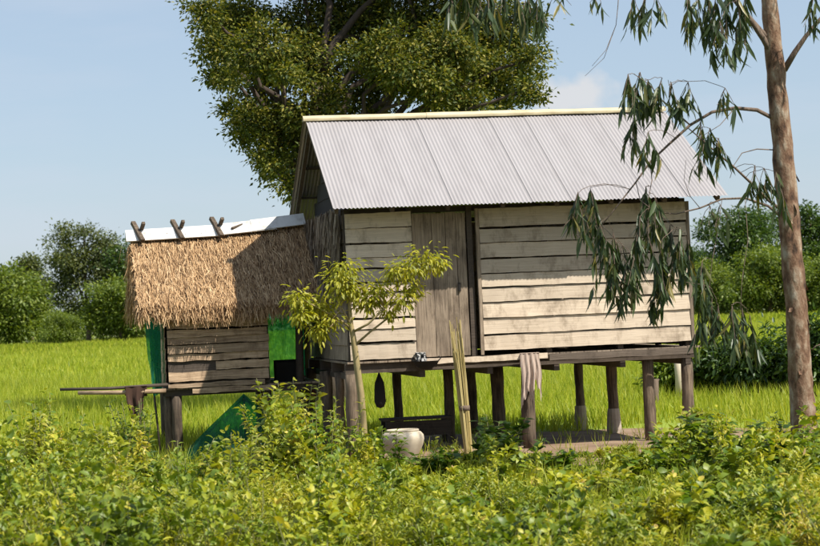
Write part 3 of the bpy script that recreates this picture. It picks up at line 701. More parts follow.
# hanging sprays: (px, py of spray top, length px, number of leaves, depth offset)
SPR = [(628, 74, 40, 9), (640, 72, 46, 12), (648, 80, 42, 12), (662, 78, 38, 9), (671, 82, 44, 9), (688, 82, 34, 7), (725, 88, 24, 5), (634, 118, 40, 9), (648, 132, 36, 9),
       (700, 122, 34, 8), (710, 128, 32, 8), (718, 138, 30, 7), (700, 150, 28, 4), (578, 192, 56, 12), (590, 188, 60, 13), (600, 225, 46, 12), (613, 232, 54, 13), (622, 244, 60, 14),
       (646, 186, 60, 14), (655, 196, 50, 12), (648, 235, 54, 13), (660, 244, 64, 15), (670, 226, 62, 13), (680, 228, 70, 15), (634, 258, 50, 11), (612, 266, 44, 8), (655, 290, 30, 7),
       (704, 292, 62, 13), (712, 298, 56, 11), (718, 306, 44, 8), (732, 306, 48, 11), (742, 308, 54, 11), (750, 316, 44, 8), (702, 262, 46, 7), (668, 262, 56, 10), (640, 216, 50, 11), (626, 268, 48, 9), (604, 246, 50, 9), (584, 204, 50, 8), (688, 240, 50, 8), (755, 165, 38, 6), (764, 168, 36, 6), (776, 172, 48, 6), (720, 205, 26, 3), (710, 206, 22, 3),
       (634, -6, 40, 6), (645, -4, 38, 6), (655, -6, 30, 4), (688, -8, 52, 10), (697, -6, 48, 9), (706, -10, 62, 11), (716, -6, 60, 12), (727, -8, 72, 13), (738, -6, 78, 13), (746, -8, 64, 9), (720, 22, 50, 7),
       (452, -12, 36, 9), (464, -10, 34, 8), (476, -14, 44, 9), (490, -10, 38, 8), (504, -8, 40, 8), (516, -8, 40, 8), (528, -10, 48, 10), (538, -10, 50, 9), (560, -14, 26, 3), (596, -14, 26, 3), (815, -10, 46, 7), (480, 6, 26, 5)]
lm = []
for k in range(6):
    rgk = np.random.default_rng(40 + k); t, tri = LANCE; v = t.copy(); v[:, 1] *= rgk.uniform(.11, .165); v[:, 1] += (v[:, 0] ** 2) * rgk.uniform(-.16, .16); v[:, 2] *= rgk.uniform(.5, 1.6)
    m = np_mesh('leaf', v, tri); m.materials.append(M['euca']); lm.append(m)
objmat = leafmat('gum_leaf_single', [(0.035, 0.058, 0.024), (0.06, 0.092, 0.034), (0.10, 0.125, 0.045), (0.22, 0.18, 0.05)], trans=.25, rough=.4, pos=[0, .5, .9, 1])
nn, ll_ = objmat.node_tree.nodes, objmat.node_tree.links
oi = nn.new('ShaderNodeObjectInfo')
for nd in list(nn):
    if nd.type == 'VALTORGB': ll_.new(oi.outputs['Random'], nd.inputs[0])
for m in lm: m.materials[0] = objmat
leafrec = []; twigs = MB()
for px, py, lp, nl in SPR:
    Y = EY - random.uniform(.25, .75); tv = er(px, py, Y); nb = min(bp_, key=lambda q: (q - tv).length + (0 if q.z > tv.z - .05 else .6))
    ct = nb.lerp(tv, .55) + Vector((0, 0, .22 * (nb - tv).length)); twigs.tube([nb.lerp(ct, u_).lerp(ct.lerp(tv, u_), u_) + Vector((random.gauss(0, .006), 0, random.gauss(0, .006))) for u_ in (0, .15, .3, .45, .6, .75, .9, 1)], .0032, 5)
    for s in range(3):
        x0 = px; sl_ = random.uniform(-4, 4); tw = [er(x0 + sl_ * i + random.uniform(-1, 1) * i, py + lp * random.uniform(.62, .9) * i / 3, Y + .05 * i * random.uniform(-1, 1)) for i in range(4)]
        twigs.tube(tw, [.004, .0035, .003, .002], 5)
        for k in range(max(2, int(nl * .95 + s * .5))):
            t = random.random() ** .9; i = min(int(t * 3), 2); p = tw[i].lerp(tw[i + 1], t * 3 - i)
            d = Vector((random.gauss(0, .30), random.gauss(0, .30), -1)); leafrec.append((p, d, random.uniform(.15, .29), (px, py)))
tag(twigs.build('twigs', M['bark'], gum), kind='stuff')
random.shuffle(leafrec)
inframe = [r for r in leafrec if r[3][1] > -20]
for k, (p, d, ln, _) in enumerate(inframe[:300]):
    o = link('leaf', lm[k % 6], None, gum); o.location = p; o.scale = (ln, ln * random.uniform(.9, 1.35), ln)
    o.rotation_euler = (d.to_track_quat('X', 'Z') @ Matrix.Rotation(random.uniform(0, 6.28), 3, 'X').to_quaternion()).to_euler()
rest = inframe[300:]
# more sprays above the frame so the tree has a crown
for k in range(700):
    a = random.random(); c = er(800 + random.gauss(0, 80), -60 - 330 * a, EY - .8 + random.gauss(0, .7)); rest.append((c, Vector((random.gauss(0, .4), random.gauss(0, .4), -1)), random.uniform(.16, .28), None))
n = len(rest)
V, T = scat(LANCE, [tuple(r[0]) for r in rest], [tuple(r[1]) for r in rest], rnd(n), np.array([r[2] for r in rest]), np.array([r[2] for r in rest]) * .15)
tag(link('foliage', np_mesh('foliage', V, T), M['euca'], gum), kind='stuff')

# the young yellow-green tree in front of the corner
YY = 23.4; yb = at(364, 440, YY); yb.z = 0
yt = thing('young_tree', 'thin young tree with yellow-green leaf tufts before the house corner', 'tree', yb)
yr = lambda px, py, Y=YY: at(px, py, Y) - yb
mb = MB().tube([Vector((0, 0, -.06)), yr(363, 425), yr(361, 395), yr(357, 365), yr(354, 342), yr(351, 325), yr(349, 300), yr(346, 275)], [.05, .045, .042, .038, .034, .028, .018, .008], 10, .06)
mb.build('trunk', M['youngbark'], yt, True)
for path in ([(353, 332), (368, 324), (385, 308), (398, 288), (412, 268), (426, 262)], [(355, 345), (370, 332), (388, 318), (402, 302), (412, 290)], [(351, 328), (338, 318), (322, 310), (304, 300)],
             [(351, 326), (342, 308), (330, 322)], [(349, 305), (358, 290), (368, 284)], [(338, 318), (330, 328), (320, 330)], [(385, 308), (380, 298), (374, 290)], [(398, 288), (395, 275), (392, 268)]):
    k = len(path) - 1
    MB().tube([yr(a, b, YY + .12 * math.sin(i + a)) if i else yr(a, b) for i, (a, b) in enumerate(path)], [.016 - .011 * i / k for i in range(k + 1)], 7, .05).build('branch', M['youngbark'], yt, True)
rgy = np.random.default_rng(9); VT = []
for px, py, r, n in ((345, 272, 17, 90), (340, 284, 14, 60), (350, 290, 12, 50), (425, 260, 16, 80), (440, 262, 8, 26), (410, 268, 13, 55), (395, 272, 11, 45), (378, 290, 13, 60), (370, 302, 12, 50), (402, 300, 12, 45), (412, 288, 10, 36),
                     (298, 298, 13, 60), (308, 308, 12, 50), (322, 306, 13, 60), (332, 320, 11, 40), (318, 330, 12, 50), (300, 316, 9, 26), (360, 296, 12, 45), (388, 312, 8, 26)):
    c = np.array(yr(px, py, YY + random.uniform(-.15, .15))); q = r / F * YY
    n = int(n * 3.2); off = rgy.normal(size=(n, 3)) * q * .55 * np.array([1, 1, .8]); D = off / q * 1.0 + rgy.normal(size=(n, 3)) * .25 + np.array([0, 0, -.65])
    l_ = rgy.uniform(.05, .10, n); VT.append(scat(L4, c + off, D, np.array([0, 0, 1.0]) + off / q + rgy.normal(size=(n, 3)) * .4, l_, l_ * .38))
V, T = join(*VT); tag(link('crown', np_mesh('crown', V, T), M['young'], yt), kind='stuff')

# distant trees
def far_kind(seed, lob, mat, ll=.36, clumps=70, per=28, cr=.5, trunk_h=4.0):
    rg = np.random.default_rng(seed); big_ = list(lob); lob = list(lob)
    for c, r in big_:
        for k in range(4):
            d = rg.normal(size=3); d /= np.linalg.norm(d); d[2] = abs(d[2]) * .9 - .15; f_ = rg.uniform(.25, .5)
            lob.append((tuple(np.array(c) + d * np.array(r) * 1.08), tuple(np.array(r) * f_)))
    lob = [(c, tuple(np.array(r) * (.86 if i < len(big_) else 1))) for i, (c, r) in enumerate(lob)]
    (V, T), cc = crown_leaves(lob, clumps, per, cr, ll, rg, shell=.35, wr=.55)
    m = np_mesh('crown', V, T); m.materials.append(mat)
    mb = MB().tube([(0, 0, -.3), (.1, 0, trunk_h * .4), (-.1, .1, trunk_h * .8), (0, 0, max(l[0][2] for l in lob))], [.3, .24, .18, .06], 8, .05)
    for c, r in big_: p, ra = limb((0, 0, min(trunk_h * .7, c[2] * .7)), c, .12, .03, .06, n=4); mb.tube(p, ra, 6)
    t = bpy.data.meshes.new('trunk'); t.from_pydata(mb.v, [], mb.f); t.update(); t.materials.append(M['bark'])
    return m, t
K_tall = far_kind(1, [((0, 0, 8), (3.2, 3, 3)), ((-2.4, .5, 11.2), (1.5, 1.5, 1.6)), ((-1.2, -.5, 9.5), (2.2, 2, 2)), ((1.6, 0, 10), (2.2, 2, 1.7)), ((3.2, .5, 7.5), (1.8, 2, 1.8)), ((-3, 0, 6), (2, 2, 2)), ((2.5, 0, 4.6), (2.2, 2, 1.7)), ((-1.5, 0, 3.4), (2.3, 2, 1.9)), ((3.6, .5, 9), (1.1, 1, .9)), ((.2, 0, 12), (1.4, 1.2, .9))], M['olive'], clumps=90)
K_bush = far_kind(2, [((0, 0, 3.4), (3.4, 3, 3)), ((-2.8, .5, 3), (2.4, 2.2, 2.4)), ((2.8, 0, 2.8), (2.4, 2.2, 2.3)), ((.8, .5, 5.8), (2.2, 2, 1.6)), ((-1.6, 0, 5.2), (1.8, 1.8, 1.5)), ((0, -1, 1.6), (4, 2, 1.6))], M['lime'], clumps=110, trunk_h=2.5)
K_dark = far_kind(3, [((0, 0, 5.5), (3.6, 3, 3.2)), ((-2.6, 0, 7.6), (2, 2, 1.8)), ((2.2, 0, 7.8), (2.3, 2, 2)), ((3.2, .3, 4.6), (2.2, 2, 2.3)), ((-3.2, 0, 4.2), (2.2, 2, 2.1)), ((.2, 0, 9), (1.7, 1.7, 1.2)), ((0, -1, 2.4), (3.8, 2, 2))], M['deep'], clumps=110)
K_thin = far_kind(4, [((0, 0, 8), (1.7, 1.6, 1.5)), ((-.9, 0, 6.6), (1.3, 1.3, 1)), ((1.1, 0, 6.4), (1.3, 1.3, 1.1)), ((.3, 0, 9.2), (1, 1, .8)), ((0, 0, 4.6), (1.5, 1.4, 1.2))], M['olive'], clumps=60)
def far_tree(kind, px, Y, s, label, name='distant_tree', rz=None, sz=None):
    g = at(px, 330, Y); t = thing(name, label, 'tree', (g.x, Y, 0), random.uniform(0, 6.28) if rz is None else rz, 'trees along the far edge of the paddy')
    c = link('crown', kind[0], None, t); c['kind'] = 'stuff'; link('trunk', kind[1], None, t)
    t.scale = (s, s, sz or s)
far_tree(K_tall, 88, 228, 1.05, 'tall olive-green tree standing highest at the left horizon', rz=0)
far_tree(K_bush, 8, 215, 1.25, 'rounded lime-green tree at the left edge of the picture', rz=1)
far_tree(K_thin, 31, 240, 1.05, 'small dark tree top peeking between the lime tree and the tallest tree', rz=0)
far_tree(K_bush, 122, 214, .98, 'lime-green bushy tree close against the thatch edge', rz=2.5)
far_tree(K_dark, 150, 226, 1.15, 'dark tree just behind the thatched hut', rz=1)
far_tree(K_bush, 60, 206, .5, 'low light bush in front of the tallest left tree', rz=4)
far_tree(K_dark, 745, 205, 1.10, 'dark rounded tree right of the house, left of the gum trunk', rz=.6)
far_tree(K_bush, 712, 196, .80, 'light green bushy tree at the right house corner', rz=2)
far_tree(K_dark, 815, 214, 1.15, 'dark tall tree at the right edge of the picture', rz=3)
far_tree(K_bush, 772, 190, .95, 'lime-green tree straight behind the gum trunk', rz=3.4)
far_tree(K_bush, 822, 186, .72, 'low lime bush right of the gum trunk', rz=5)
far_tree(K_dark, 690, 230, .8, 'dim tree partly behind the house corner', rz=2.2)
# a far wood closing the horizon as one mass
rgw = np.random.default_rng(21); lobw = []
for k in range(90):
    x = -130 + 260 * k / 89 + rgw.uniform(-1, 1); r = rgw.uniform(2.2, 3.4); lobw.append(((x, 258 + rgw.uniform(-3, 3), r * .7), (r * 1.2, r, r * rgw.uniform(.8, 1.2))))
(V, T), _ = crown_leaves(lobw, 26, 16, .7, .62, rgw, shell=.3, wr=.6)
tag(link('far_wood', np_mesh('far_wood', V, T), M['lime']), 'low distant wood along the horizon', 'wood', kind='stuff')

# ------------------------------------------------------------------ rice
def rice(Y0, Y1, dens, blades, h, w, seed, tm):
    rg = np.random.default_rng(seed); area = .25 * (Y1 * Y1 - Y0 * Y0) * 2 + 6 * (Y1 - Y0); n = int(dens * area)
    Y = np.sqrt(rg.uniform(Y0 * Y0, Y1 * Y1, n)); X = rg.uniform(-1, 1, n) * (.25 * Y + 3)
    Y = np.round(Y / .3) * .3 + rg.normal(0, .05, n)
    if Y0 < 40:
        keep = ~((X > -1.8) & (X < 4.6) & (Y < 28.7 + .3 * np.sin(X * 2))) ; X, Y = X[keep], Y[keep]; n = len(X)
    pat = .75 + .3 * np.sin(X * .21 + 2 * np.sin(Y * .07)) * np.sin(Y * .16 + X * .05); hh = h * pat * rg.uniform(.8, 1.2, n)
    m = n * blades; P = np.repeat(np.stack([X, Y, np.full(n, -.02)], 1), blades, 0); P[:, :2] += rg.normal(0, .05, (m, 2))
    D = np.stack([rg.normal(0, .22, m), rg.normal(0, .22, m), np.ones(m)], 1); N = np.stack([rg.normal(0, 1, m), rg.normal(0, 1, m), .2 * rg.normal(size=m)], 1)
    return scat(tm, P, D, N, np.repeat(hh, blades) * rg.uniform(.7, 1.25, m), w * rg.uniform(.7, 1.3, m))
V, T = join(rice(27.4, 60, 14, 8, .50, .014, 1, BLADE), rice(60, 120, 3.2, 7, .55, .035, 2, BLADE), rice(120, 245, .9, 6, .55, .09, 3, L2))
tag(link('rice_plants', np_mesh('rice_plants', V, T), M['rice']), 'dense bright green young rice filling the paddy', 'rice', kind='stuff')

# dark shrubs at the right, beyond the gum tree
def shrub(px, Y, w, h, mat, label, seed, ll=.13, n_l=6, per=26):
    rg = np.random.default_rng(seed); g = at(px, 380, Y); t = thing('shrub', label, 'shrub', (g.x, Y, 0), 0, 'shrubs beyond the right end of the house')
    lb = [((0, 0, h * .55), (w * .5, w * .45, h * .45))] + [((rg.uniform(-.5, .5) * w, rg.uniform(-.3, .3) * w, h * rg.uniform(.3, .75)), (w * rg.uniform(.22, .34),) * 2 + (h * rg.uniform(.22, .34),)) for _ in range(n_l)]
    (V, T), cc = crown_leaves(lb, 46, per, .11, ll, rg, tm=L4, shell=.4)
    V[:, 2] = np.maximum(V[:, 2], .01)
    tag(link('leaves', np_mesh('leaves', V, T), mat, t), kind='stuff')
    mb = MB()
    for c in cc: 
        for q in c[::12]: p, ra = limb((rg.normal(0, .05), rg.normal(0, .05), -.05), q, .016, .005, .06, n=4); mb.tube(p, ra, 5)
    mb.build('stems', M['bark'], t)
shrub(770, 35.0, 1.5, 1.35, M['deep'], 'dark dense shrub just left of the gum trunk foot', 1)
shrub(735, 35.6, 1.3, 1.15, M['deep'], 'dark shrub beyond the hanging gum leaves, right of the house posts', 2)
shrub(706, 36.2, 1.1, .95, M['broad'], 'paler low shrub next to the rightmost house post', 3)
shrub(672, 36.5, .9, .9, M['broad'], 'small shrub seen between the two rightmost posts', 4)
shrub(812, 34.0, 1.2, 1.5, M['deep'], 'dark shrub at the picture edge right of the gum trunk', 5)
o = thing('pale_stump', 'pale bare post standing in shrubs behind the rightmost stilt', 'post', (at(679, 380, 35.2).x, 35.2, 0))
MB().tube([(0, 0, -.05), (.01, 0, .45), (-.01, 0, .93)], [.085, .08, .075], 10, .06).build('shaft', M['palewood'], o, True)
MB().tube([(0, 0, .93), (0, 0, .96)], [.077, .05], 10, .04).build('cut_top', M['palewood'], o)
o = thing('brown_stump', 'short dark brown stump beside the stilt second from right', 'stump', (at(655, 390, 33).x, 33, 0))
MB().tube([(0, 0, -.05), (.0, 0, .25), (.02, 0, .52)], [.07, .055, .05], 10, .08).build('shaft', M['bark'], o, True)
MB().tube([(0.01, 0, .4), (.07, -.02, .52)], [.02, .012], 6).build('side_branch', M['bark'], o, True)

# ------------------------------------------------------------------ small things about the house
def cloth(name, label, cat, mat, top, w, h, px_fold=5, amp=.02, face=-1, taper=1.0, ragged=.05, over=.05, seed=0, rz=0.0):
    """a cloth hung over an edge: falls in front, folds, a short flap behind"""
    rg = random.Random(seed); t = thing(name, label, cat, top, rz); nx, ny = 22, 16; vs_, fs = [], []
    off = [rg.uniform(-1, 1) for _ in range(4)]; rag = [rg.uniform(-ragged, ragged) for _ in range(nx + 1)]
    for j in range(ny + 1):
        v = j / ny
        for i in range(nx + 1):
            u = i / nx; hh = h * (1 + .5 * rag[i] + .18 * math.sin(3 * u + off[0] * 3))
            x = (u - .5) * w * (1 + (taper - 1) * v) + .01 * math.sin(7 * v + off[1] * 5)
            y = -.015 - amp * (.3 + v) * (math.sin(px_fold * 2 * math.pi * u + off[2]) * .6 + .4 * math.sin(px_fold * 4.1 * u + off[3] * 4 + v))
            vs_.append((x, y, -v * hh))
    for j in range(ny):
        for i in range(nx): q = j * (nx + 1) + i; fs.append((q, q + nx + 1, q + nx + 2, q + 1))
    MB().add(vs_, fs).build('front_fall', mat, t, True)
    MB().add([(-w / 2, -.02, .002), (w / 2, -.02, .002), (w / 2, over, .006), (-w / 2, over, .006), (w / 2, over + .012, -h * .35), (-w / 2, over + .012, -h * .3)], [(0, 1, 2, 3), (3, 2, 4, 5)]).build('back_flap', mat, t)
    return t
wp = house.matrix_world
def hw_(x, y, z):
    return Vector((HA.x + x * math.cos(TH) - y * math.sin(TH), HA.y + x * math.sin(TH) + y * math.cos(TH), z))
def uw_(x, y, z):
    x, y, z = x * HS, y * HS, z * HS; return Vector((HO2.x + x * math.cos(PH) - y * math.sin(PH), HO2.y + x * math.sin(PH) + y * math.cos(PH), HO2.z + z))
sx = hl((at(530, 360, 25.3).x, 25.3, 0)).x
cloth('hung_towel', 'striped brown and white cloth hanging over the floor edge at a post', 'cloth', M['towel'], hw_(sx, -.10, FZ + .004), .25, .58, 4, .03, taper=1.1, ragged=.5, seed=2, rz=TH)
g = at(136, 388, 25.60 * HS); cloth('hung_rag', 'dark brown rag hanging from the pole left of the hut', 'cloth', M['browncloth'], (g.x, g.y, g.z + .02), .30, .40, 2, .035, taper=.5, ragged=.9, over=.04, seed=5, rz=PH)
sx = hl((at(423, 350, 24.9).x, 24.9, 0)).x
cloth('spotted_rag', 'small black and white cloth on the door sill', 'cloth', M['spotcloth'], hw_(sx, -.09, FZ + .075), .13, .15, 2, .025, ragged=.8, over=.06, seed=8, rz=TH)
t = thing('wok', 'sooty pan hanging below the door sill', 'pan', hw_(sx + .06, -.10, FZ - .14))
MB().lathe([(.001, 0), (.07, .012), (.13, .05), (.17, .11), (.175, .112), (.165, .112), (.125, .058), (.06, .02), (.001, .012)], 24).build('bowl', M['soot_and_shade'], t, True)
MB().tube([(-.16, 0, .11), (-.19, 0, .14), (-.16, .0, .165)], .008, 6).build('handle', M['soot_and_shade'], t, True)
MB().tube([(.16, 0, .11), (.19, 0, .14), (.16, .0, .165)], .008, 6).build('handle', M['soot_and_shade'], t, True)
# hanging sack
sx = hl((at(380, 380, 25.3).x, 25.3, 0)).x
t = thing('hanging_sack', 'dark narrow sack hanging under the house near the corner', 'sack', hw_(sx, .3, FZ - .17))
MB().lathe([(.012, 0), (.03, -.05), (.06, -.12), (.07, -.25), (.075, -.36), (.05, -.43), (.001, -.45)], 14).build('bag', M['soot_and_shade'], t, True)
MB().tube([(0, 0, .03), (0, 0, -.02)], .012, 6).build('cord', M['dark'], t, True)
# jar
jb = at(404, 470, 23.9); jb.z = 0
t = thing('water_jar', 'large pale glazed water jar among weeds before the house', 'jar', jb)
MB().lathe([(.001, -.02), (.13, -.02), (.15, .03), (.20, .12), (.245, .21), (.262, .28), (.255, .33), (.225, .365), (.19, .378)], 36).build('body', M['jar'], t, True)
MB().lathe([(.19, .376), (.20, .380), (.203, .392), (.195, .40), (.178, .396), (.17, .37), (.20, .32)], 36).build('rim', M['jar'], t, True)
# reed bundle
p0 = at(469, 445, 24.3); p0.z = 0
t = thing('reed_bundle', 'upright bundle of pale yellow reeds leaning near the door', 'reeds', p0)
topv = at(456, 322, 24.45) - p0; mb = MB(); mb2 = MB()
for k in range(46):
    a = random.uniform(0, 6.28); r = random.random() ** .5
    b = Vector((math.cos(a) * .05 * r, math.sin(a) * .05 * r, -.03)); e = topv * random.uniform(.72, 1.04) + Vector((math.cos(a) * .085 * r, math.sin(a) * .07 * r, 0))
    m_ = b.lerp(e, .55) + Vector((random.gauss(0, .008), random.gauss(0, .008), 0))
    mb.tube([b, m_, e], [.010, .008, .004], 5)
tag(mb.build('stalks', M['reed'], t), kind='stuff')
c = topv * .36; MB().tube([c - topv * .018, c + topv * .018], .068, 12, .08).build('binding', M['bark'], t, True)
# green nets
def net(name, label, corners, mat, nx=16, ny=18, amp=.03, fold=4, seed=0, cat='net'):
    rg = random.Random(seed); a, b, c, d = [Vector(q) for q in corners]; base_ = (c + d) / 2; t = thing(name, label, cat, base_)
    vs_, fs = [], []; nv = (b - a).cross(d - a).normalized()
    for j in range(ny + 1):
        v = j / ny
        for i in range(nx + 1):
            u = i / nx; p = a.lerp(b, u).lerp(d.lerp(c, u), v)
            p = p + nv * (amp * math.sin(fold * 6.28 * u + 2 * v + seed) * (.4 + .6 * math.sin(3.1 * v)) + rg.uniform(-.006, .006)); vs_.append(p - base_)
    for j in range(ny):
        for i in range(nx): q = j * (nx + 1) + i; fs.append((q, q + 1, q + nx + 2, q + nx + 1))
    MB().add(vs_, fs).build('mesh_sheet', mat, t, True)
    mb = MB().tube([a - base_, b - base_], .008, 6); mb.build('top_cord', M['soot_and_shade'], t, True)
net('shade_net', 'dark green net hung down the left end of the hut', [uw_(-.26, -.26, 2.10), uw_(-.07, .30, 2.28), uw_(-.06, .20, .90), uw_(-.20, -.24, .86)], M['net'], amp=.035, seed=1)
net('screen_net', 'bright green net screening the open right bay of the hut', [uw_(1.30, 1.5, 2.15), uw_(2.02, 1.5, 2.15), uw_(2.02, 1.5, .985), uw_(1.30, 1.5, .985)], M['brightnet'], amp=.02, seed=3)
# net heap on the ground: a tented drape with a peak
c = at(246, 450, 26.2); c.z = 0
t = thing('net_heap', 'dark green net draped in a low tent below the hut', 'net', c)
vs_, fs = [], []; NR, NA = 10, 40
for j in range(NR + 1):
    r = j / NR
    for k in range(NA):
        a = 6.2832 * k / NA; fo = 1 + .10 * math.sin(7 * a + 1) * r + .07 * math.sin(13 * a) * r
        vs_.append((.82 * r * fo * math.cos(a), .5 * r * fo * math.sin(a), .78 * (1 - r) ** .85 * (1 + .05 * math.sin(5 * a)) + .01))
for j in range(NR):
    for k in range(NA): q = j * NA + k; q2 = j * NA + (k + 1) % NA; fs.append((q, q2, q2 + NA, q + NA))
MB().add(vs_, fs).build('drape', M['heapnet'], t, True)
MB().tube([(0, 0, -.03), (0, 0, .77)], .015, 6).build('prop', M['dark'], t, True)
# open dark box on the hut floor
bx_ = uw_(1.62, .28, HF - .013)
t = thing('fire_box', 'black wooden box standing on the hut floor beside a post', 'box', bx_, PH)
for q in ((-.17, .17, -.15, -.13, 0, .27), (-.17, .17, .13, .15, 0, .30), (-.17, -.15, -.129, .129, 0, .28), (.15, .17, -.129, .129, 0, .28)): MB().box(*q).build('side', M['soot_and_shade'], t)
MB().box(-.149, .149, -.129, .129, 0.005, .025).build('bottom', M['soot_and_shade'], t)
# red bag, bench
g = uw_(1.93, .06, HF - .10)
t = thing('red_bag', 'small reddish plastic bag hanging in the shade under the hut', 'bag', g)
MB().lathe([(.012, -.05), (.025, -.06), (.05, -.08), (.06, -.11), (.04, -.14), (.001, -.15)], 14).build('pouch', M['red'], t, True)
MB().tube([(0, 0, .0), (0, 0, -.06)], .008, 5).build('tie', M['red'], t, True)
g = at(416, 425, 27.2)
t = thing('low_bench', 'low dark bench in shadow under the house', 'bench', (g.x, 27.2, 0), TH)
for k in range(5): MB().box(-.48, .48, -.25 + k * .1, -.16 + k * .1, .34, .365).build('slat', M['dark'], t)
for a in (-.42, .42):
    for b in (-.2, .2): MB().box(a - .03, a + .03, b - .03, b + .03, -.02, .338).build('leg', M['dark'], t)
MB().box(-.45, .45, -.235, -.212, .12, .33).build('apron', M['dark'], t)

# ------------------------------------------------------------------ foreground weeds
def patch(X, Y, k=0.0):      # clumps and hollows in the growth
    return .5 + .25 * np.sin(2.3 * X + 1.1 * Y + 2.2 * np.sin(.9 * Y + k) + k) + .25 * np.sin(3.7 * X - 2.1 * Y + 1.7 * np.sin(1.3 * X) + 2 * k)
def hprof(px):     # canopy top in the photograph, as pixel rows
    xs_ = [-80, 0, 40, 110, 150, 180, 220, 290, 330, 380, 405, 430, 470, 520, 560, 620, 660, 700, 750, 790, 830, 900]
    ys_ = [425, 424, 412, 432, 440, 464, 452, 424, 436, 462, 480, 470, 450, 464, 478, 476, 458, 432, 428, 446, 430, 430]
    return np.interp(px, xs_, ys_)
def sprigs(X, Y, H, rg, per, ll, spread=.16, tm=L8, up_=.25, wr=.5):
    """upright leafy shoots; leaves set round each stem"""
    n = len(X); lean = rg.normal(0, .20, (n, 2)); m = n * per
    t = np.tile(np.linspace(.12, 1.0, per), n) + rg.uniform(-.05, .05, m)
    Hh = np.repeat(H, per); base_ = np.repeat(np.stack([X, Y], 1), per, 0); ln_ = np.repeat(lean, per, 0)
    P = np.concatenate([base_ + ln_ * (Hh * t ** 1.4)[:, None], (Hh * t)[:, None]], 1)
    ang = np.tile(np.arange(per) * 2.4, n) + np.repeat(rg.uniform(0, 6.28, n), per) + rg.normal(0, .3, m)
    D = np.stack([np.cos(ang), np.sin(ang), rg.normal(.15, .75, m)], 1)
    l_ = ll * np.repeat(rg.uniform(.7, 1.35, n), per) * rg.uniform(.7, 1.2, m) * (1.15 - .55 * t)
    N = np.stack([np.cos(ang) * -.3, np.sin(ang) * -.3, np.ones(m)], 1) + rg.normal(0, .6, (m, 3))
    P += nrm(D) * rg.uniform(.0, .03, m)[:, None]
    lv = scat(tm, P, D, N, l_, l_ * wr * rg.uniform(.8, 1.2, m))
    Sp = np.stack([X, Y, np.full(n, -.03)], 1); Sd = np.concatenate([lean, np.ones((n, 1))], 1)
    return lv, scat(BLADE, Sp, Sd, rnd(n, rg), H * 1.02, np.full(n, .009))
rgf = np.random.default_rng(77)
def canopy(X, Y):
    px = 410 + F * X / Y + 8; yh = 313 - (px - 410) * .044
    return EYE - (hprof(px) + (24 - Y) * 1.6 - yh) * Y / F
def place(n, y0, y1):
    Y = np.sqrt(rgf.uniform(y0 ** 2, y1 ** 2, n)); X = rgf.uniform(-1, 1, n) * (.225 * Y + 2.6)
    k = ~((np.abs(X - jb.x + .05) < .40) & (np.abs(Y - 23.7) < .6)); return X[k], Y[k]
def bushes(X, Y, H, rg, stems, per, ll, wr, tm, flare=.55):
    """low bushy plants: several stems flaring from one foot, leaves set round each"""
    n = len(X); m = n * stems; foot = np.repeat(np.stack([X, Y, np.full(n, -.03)], 1), stems, 0)
    an = rg.uniform(0, 6.28, m); fl = flare * np.sqrt(rg.random(m)); Hs = np.repeat(H, stems) * rg.uniform(.55, 1.08, m) * (1.05 - .45 * fl)
    tipv = np.stack([np.cos(an) * fl * np.repeat(H, stems), np.sin(an) * fl * np.repeat(H, stems), Hs], 1)
    q = m * per; t = np.tile(np.linspace(.16, 1.0, per), m) + rg.uniform(-.04, .04, q)
    P = np.repeat(foot, per, 0) + np.repeat(tipv, per, 0) * t[:, None] * np.array([1, 1, 1]) ; P[:, 2] += np.repeat(Hs, per) * .18 * np.sin(np.clip(t, 0, 1) * 3.14)
    a2 = np.tile(np.arange(per) * 2.4, m) + np.repeat(rg.uniform(0, 6.28, m), per) + rg.normal(0, .35, q)
    D = np.stack([np.cos(a2), np.sin(a2), rg.normal(.25, .6, q)], 1) + np.repeat(nrm(tipv), per, 0) * .5
    l_ = ll * np.repeat(np.repeat(rg.uniform(.75, 1.3, n), stems), per) * rg.uniform(.65, 1.2, q) * (1.2 - .55 * t)
    N = np.stack([np.cos(a2) * -.3, np.sin(a2) * -.3, np.ones(q)], 1) + rg.normal(0, .5, (q, 3))
    st = scat(BLADE, foot, tipv, rnd(m, rg), np.linalg.norm(tipv, axis=1), np.full(m, .010))
    return scat(tm, P + nrm(D) * .01, D, N, l_, l_ * wr * rg.uniform(.8, 1.2, q)), st
# separate mounds of one kind of plant each, hollows between them
cx, cy = place(255, 11.2, 23.3); nm = len(cx); cr_ = rgf.uniform(.22, .50, nm); ch = np.clip(canopy(cx, cy) * rgf.uniform(.5, 1.22, nm), .2, 1.15); kd = rgf.random(nm) * .6 + .4 * patch(cx, cy, .6)
per_ = np.maximum(3, (cr_ * 17).astype(int)); id_ = np.repeat(np.arange(nm), per_)
rr = np.sqrt(rgf.random(len(id_))); an_ = rgf.uniform(0, 6.28, len(id_))
X = cx[id_] + cr_[id_] * rr * np.cos(an_); Y = cy[id_] + cr_[id_] * rr * np.sin(an_)
H = np.clip(ch[id_] * (1.05 - .5 * rr ** 2) * rgf.uniform(.75, 1.1, len(id_)), .12, 1.25)
kp = ~((np.abs(X - jb.x + .05) < .40) & (np.abs(Y - 23.7) < .6)); X, Y, H, k = X[kp], Y[kp], H[kp], kd[id_][kp]
A_ = k < .45; B_ = (k >= .45) & (k < .58); C_ = k >= .58
lvA, stA = bushes(X[A_], Y[A_], H[A_], rgf, 8, 14, .078, .52, L8, flare=.42)
lvB, stB = bushes(X[B_], Y[B_], H[B_], rgf, 7, 12, .105, .62, L8, flare=.42)
lvC, stC = bushes(X[C_], Y[C_], H[C_], rgf, 10, 18, .08, .26, L4, flare=.42)
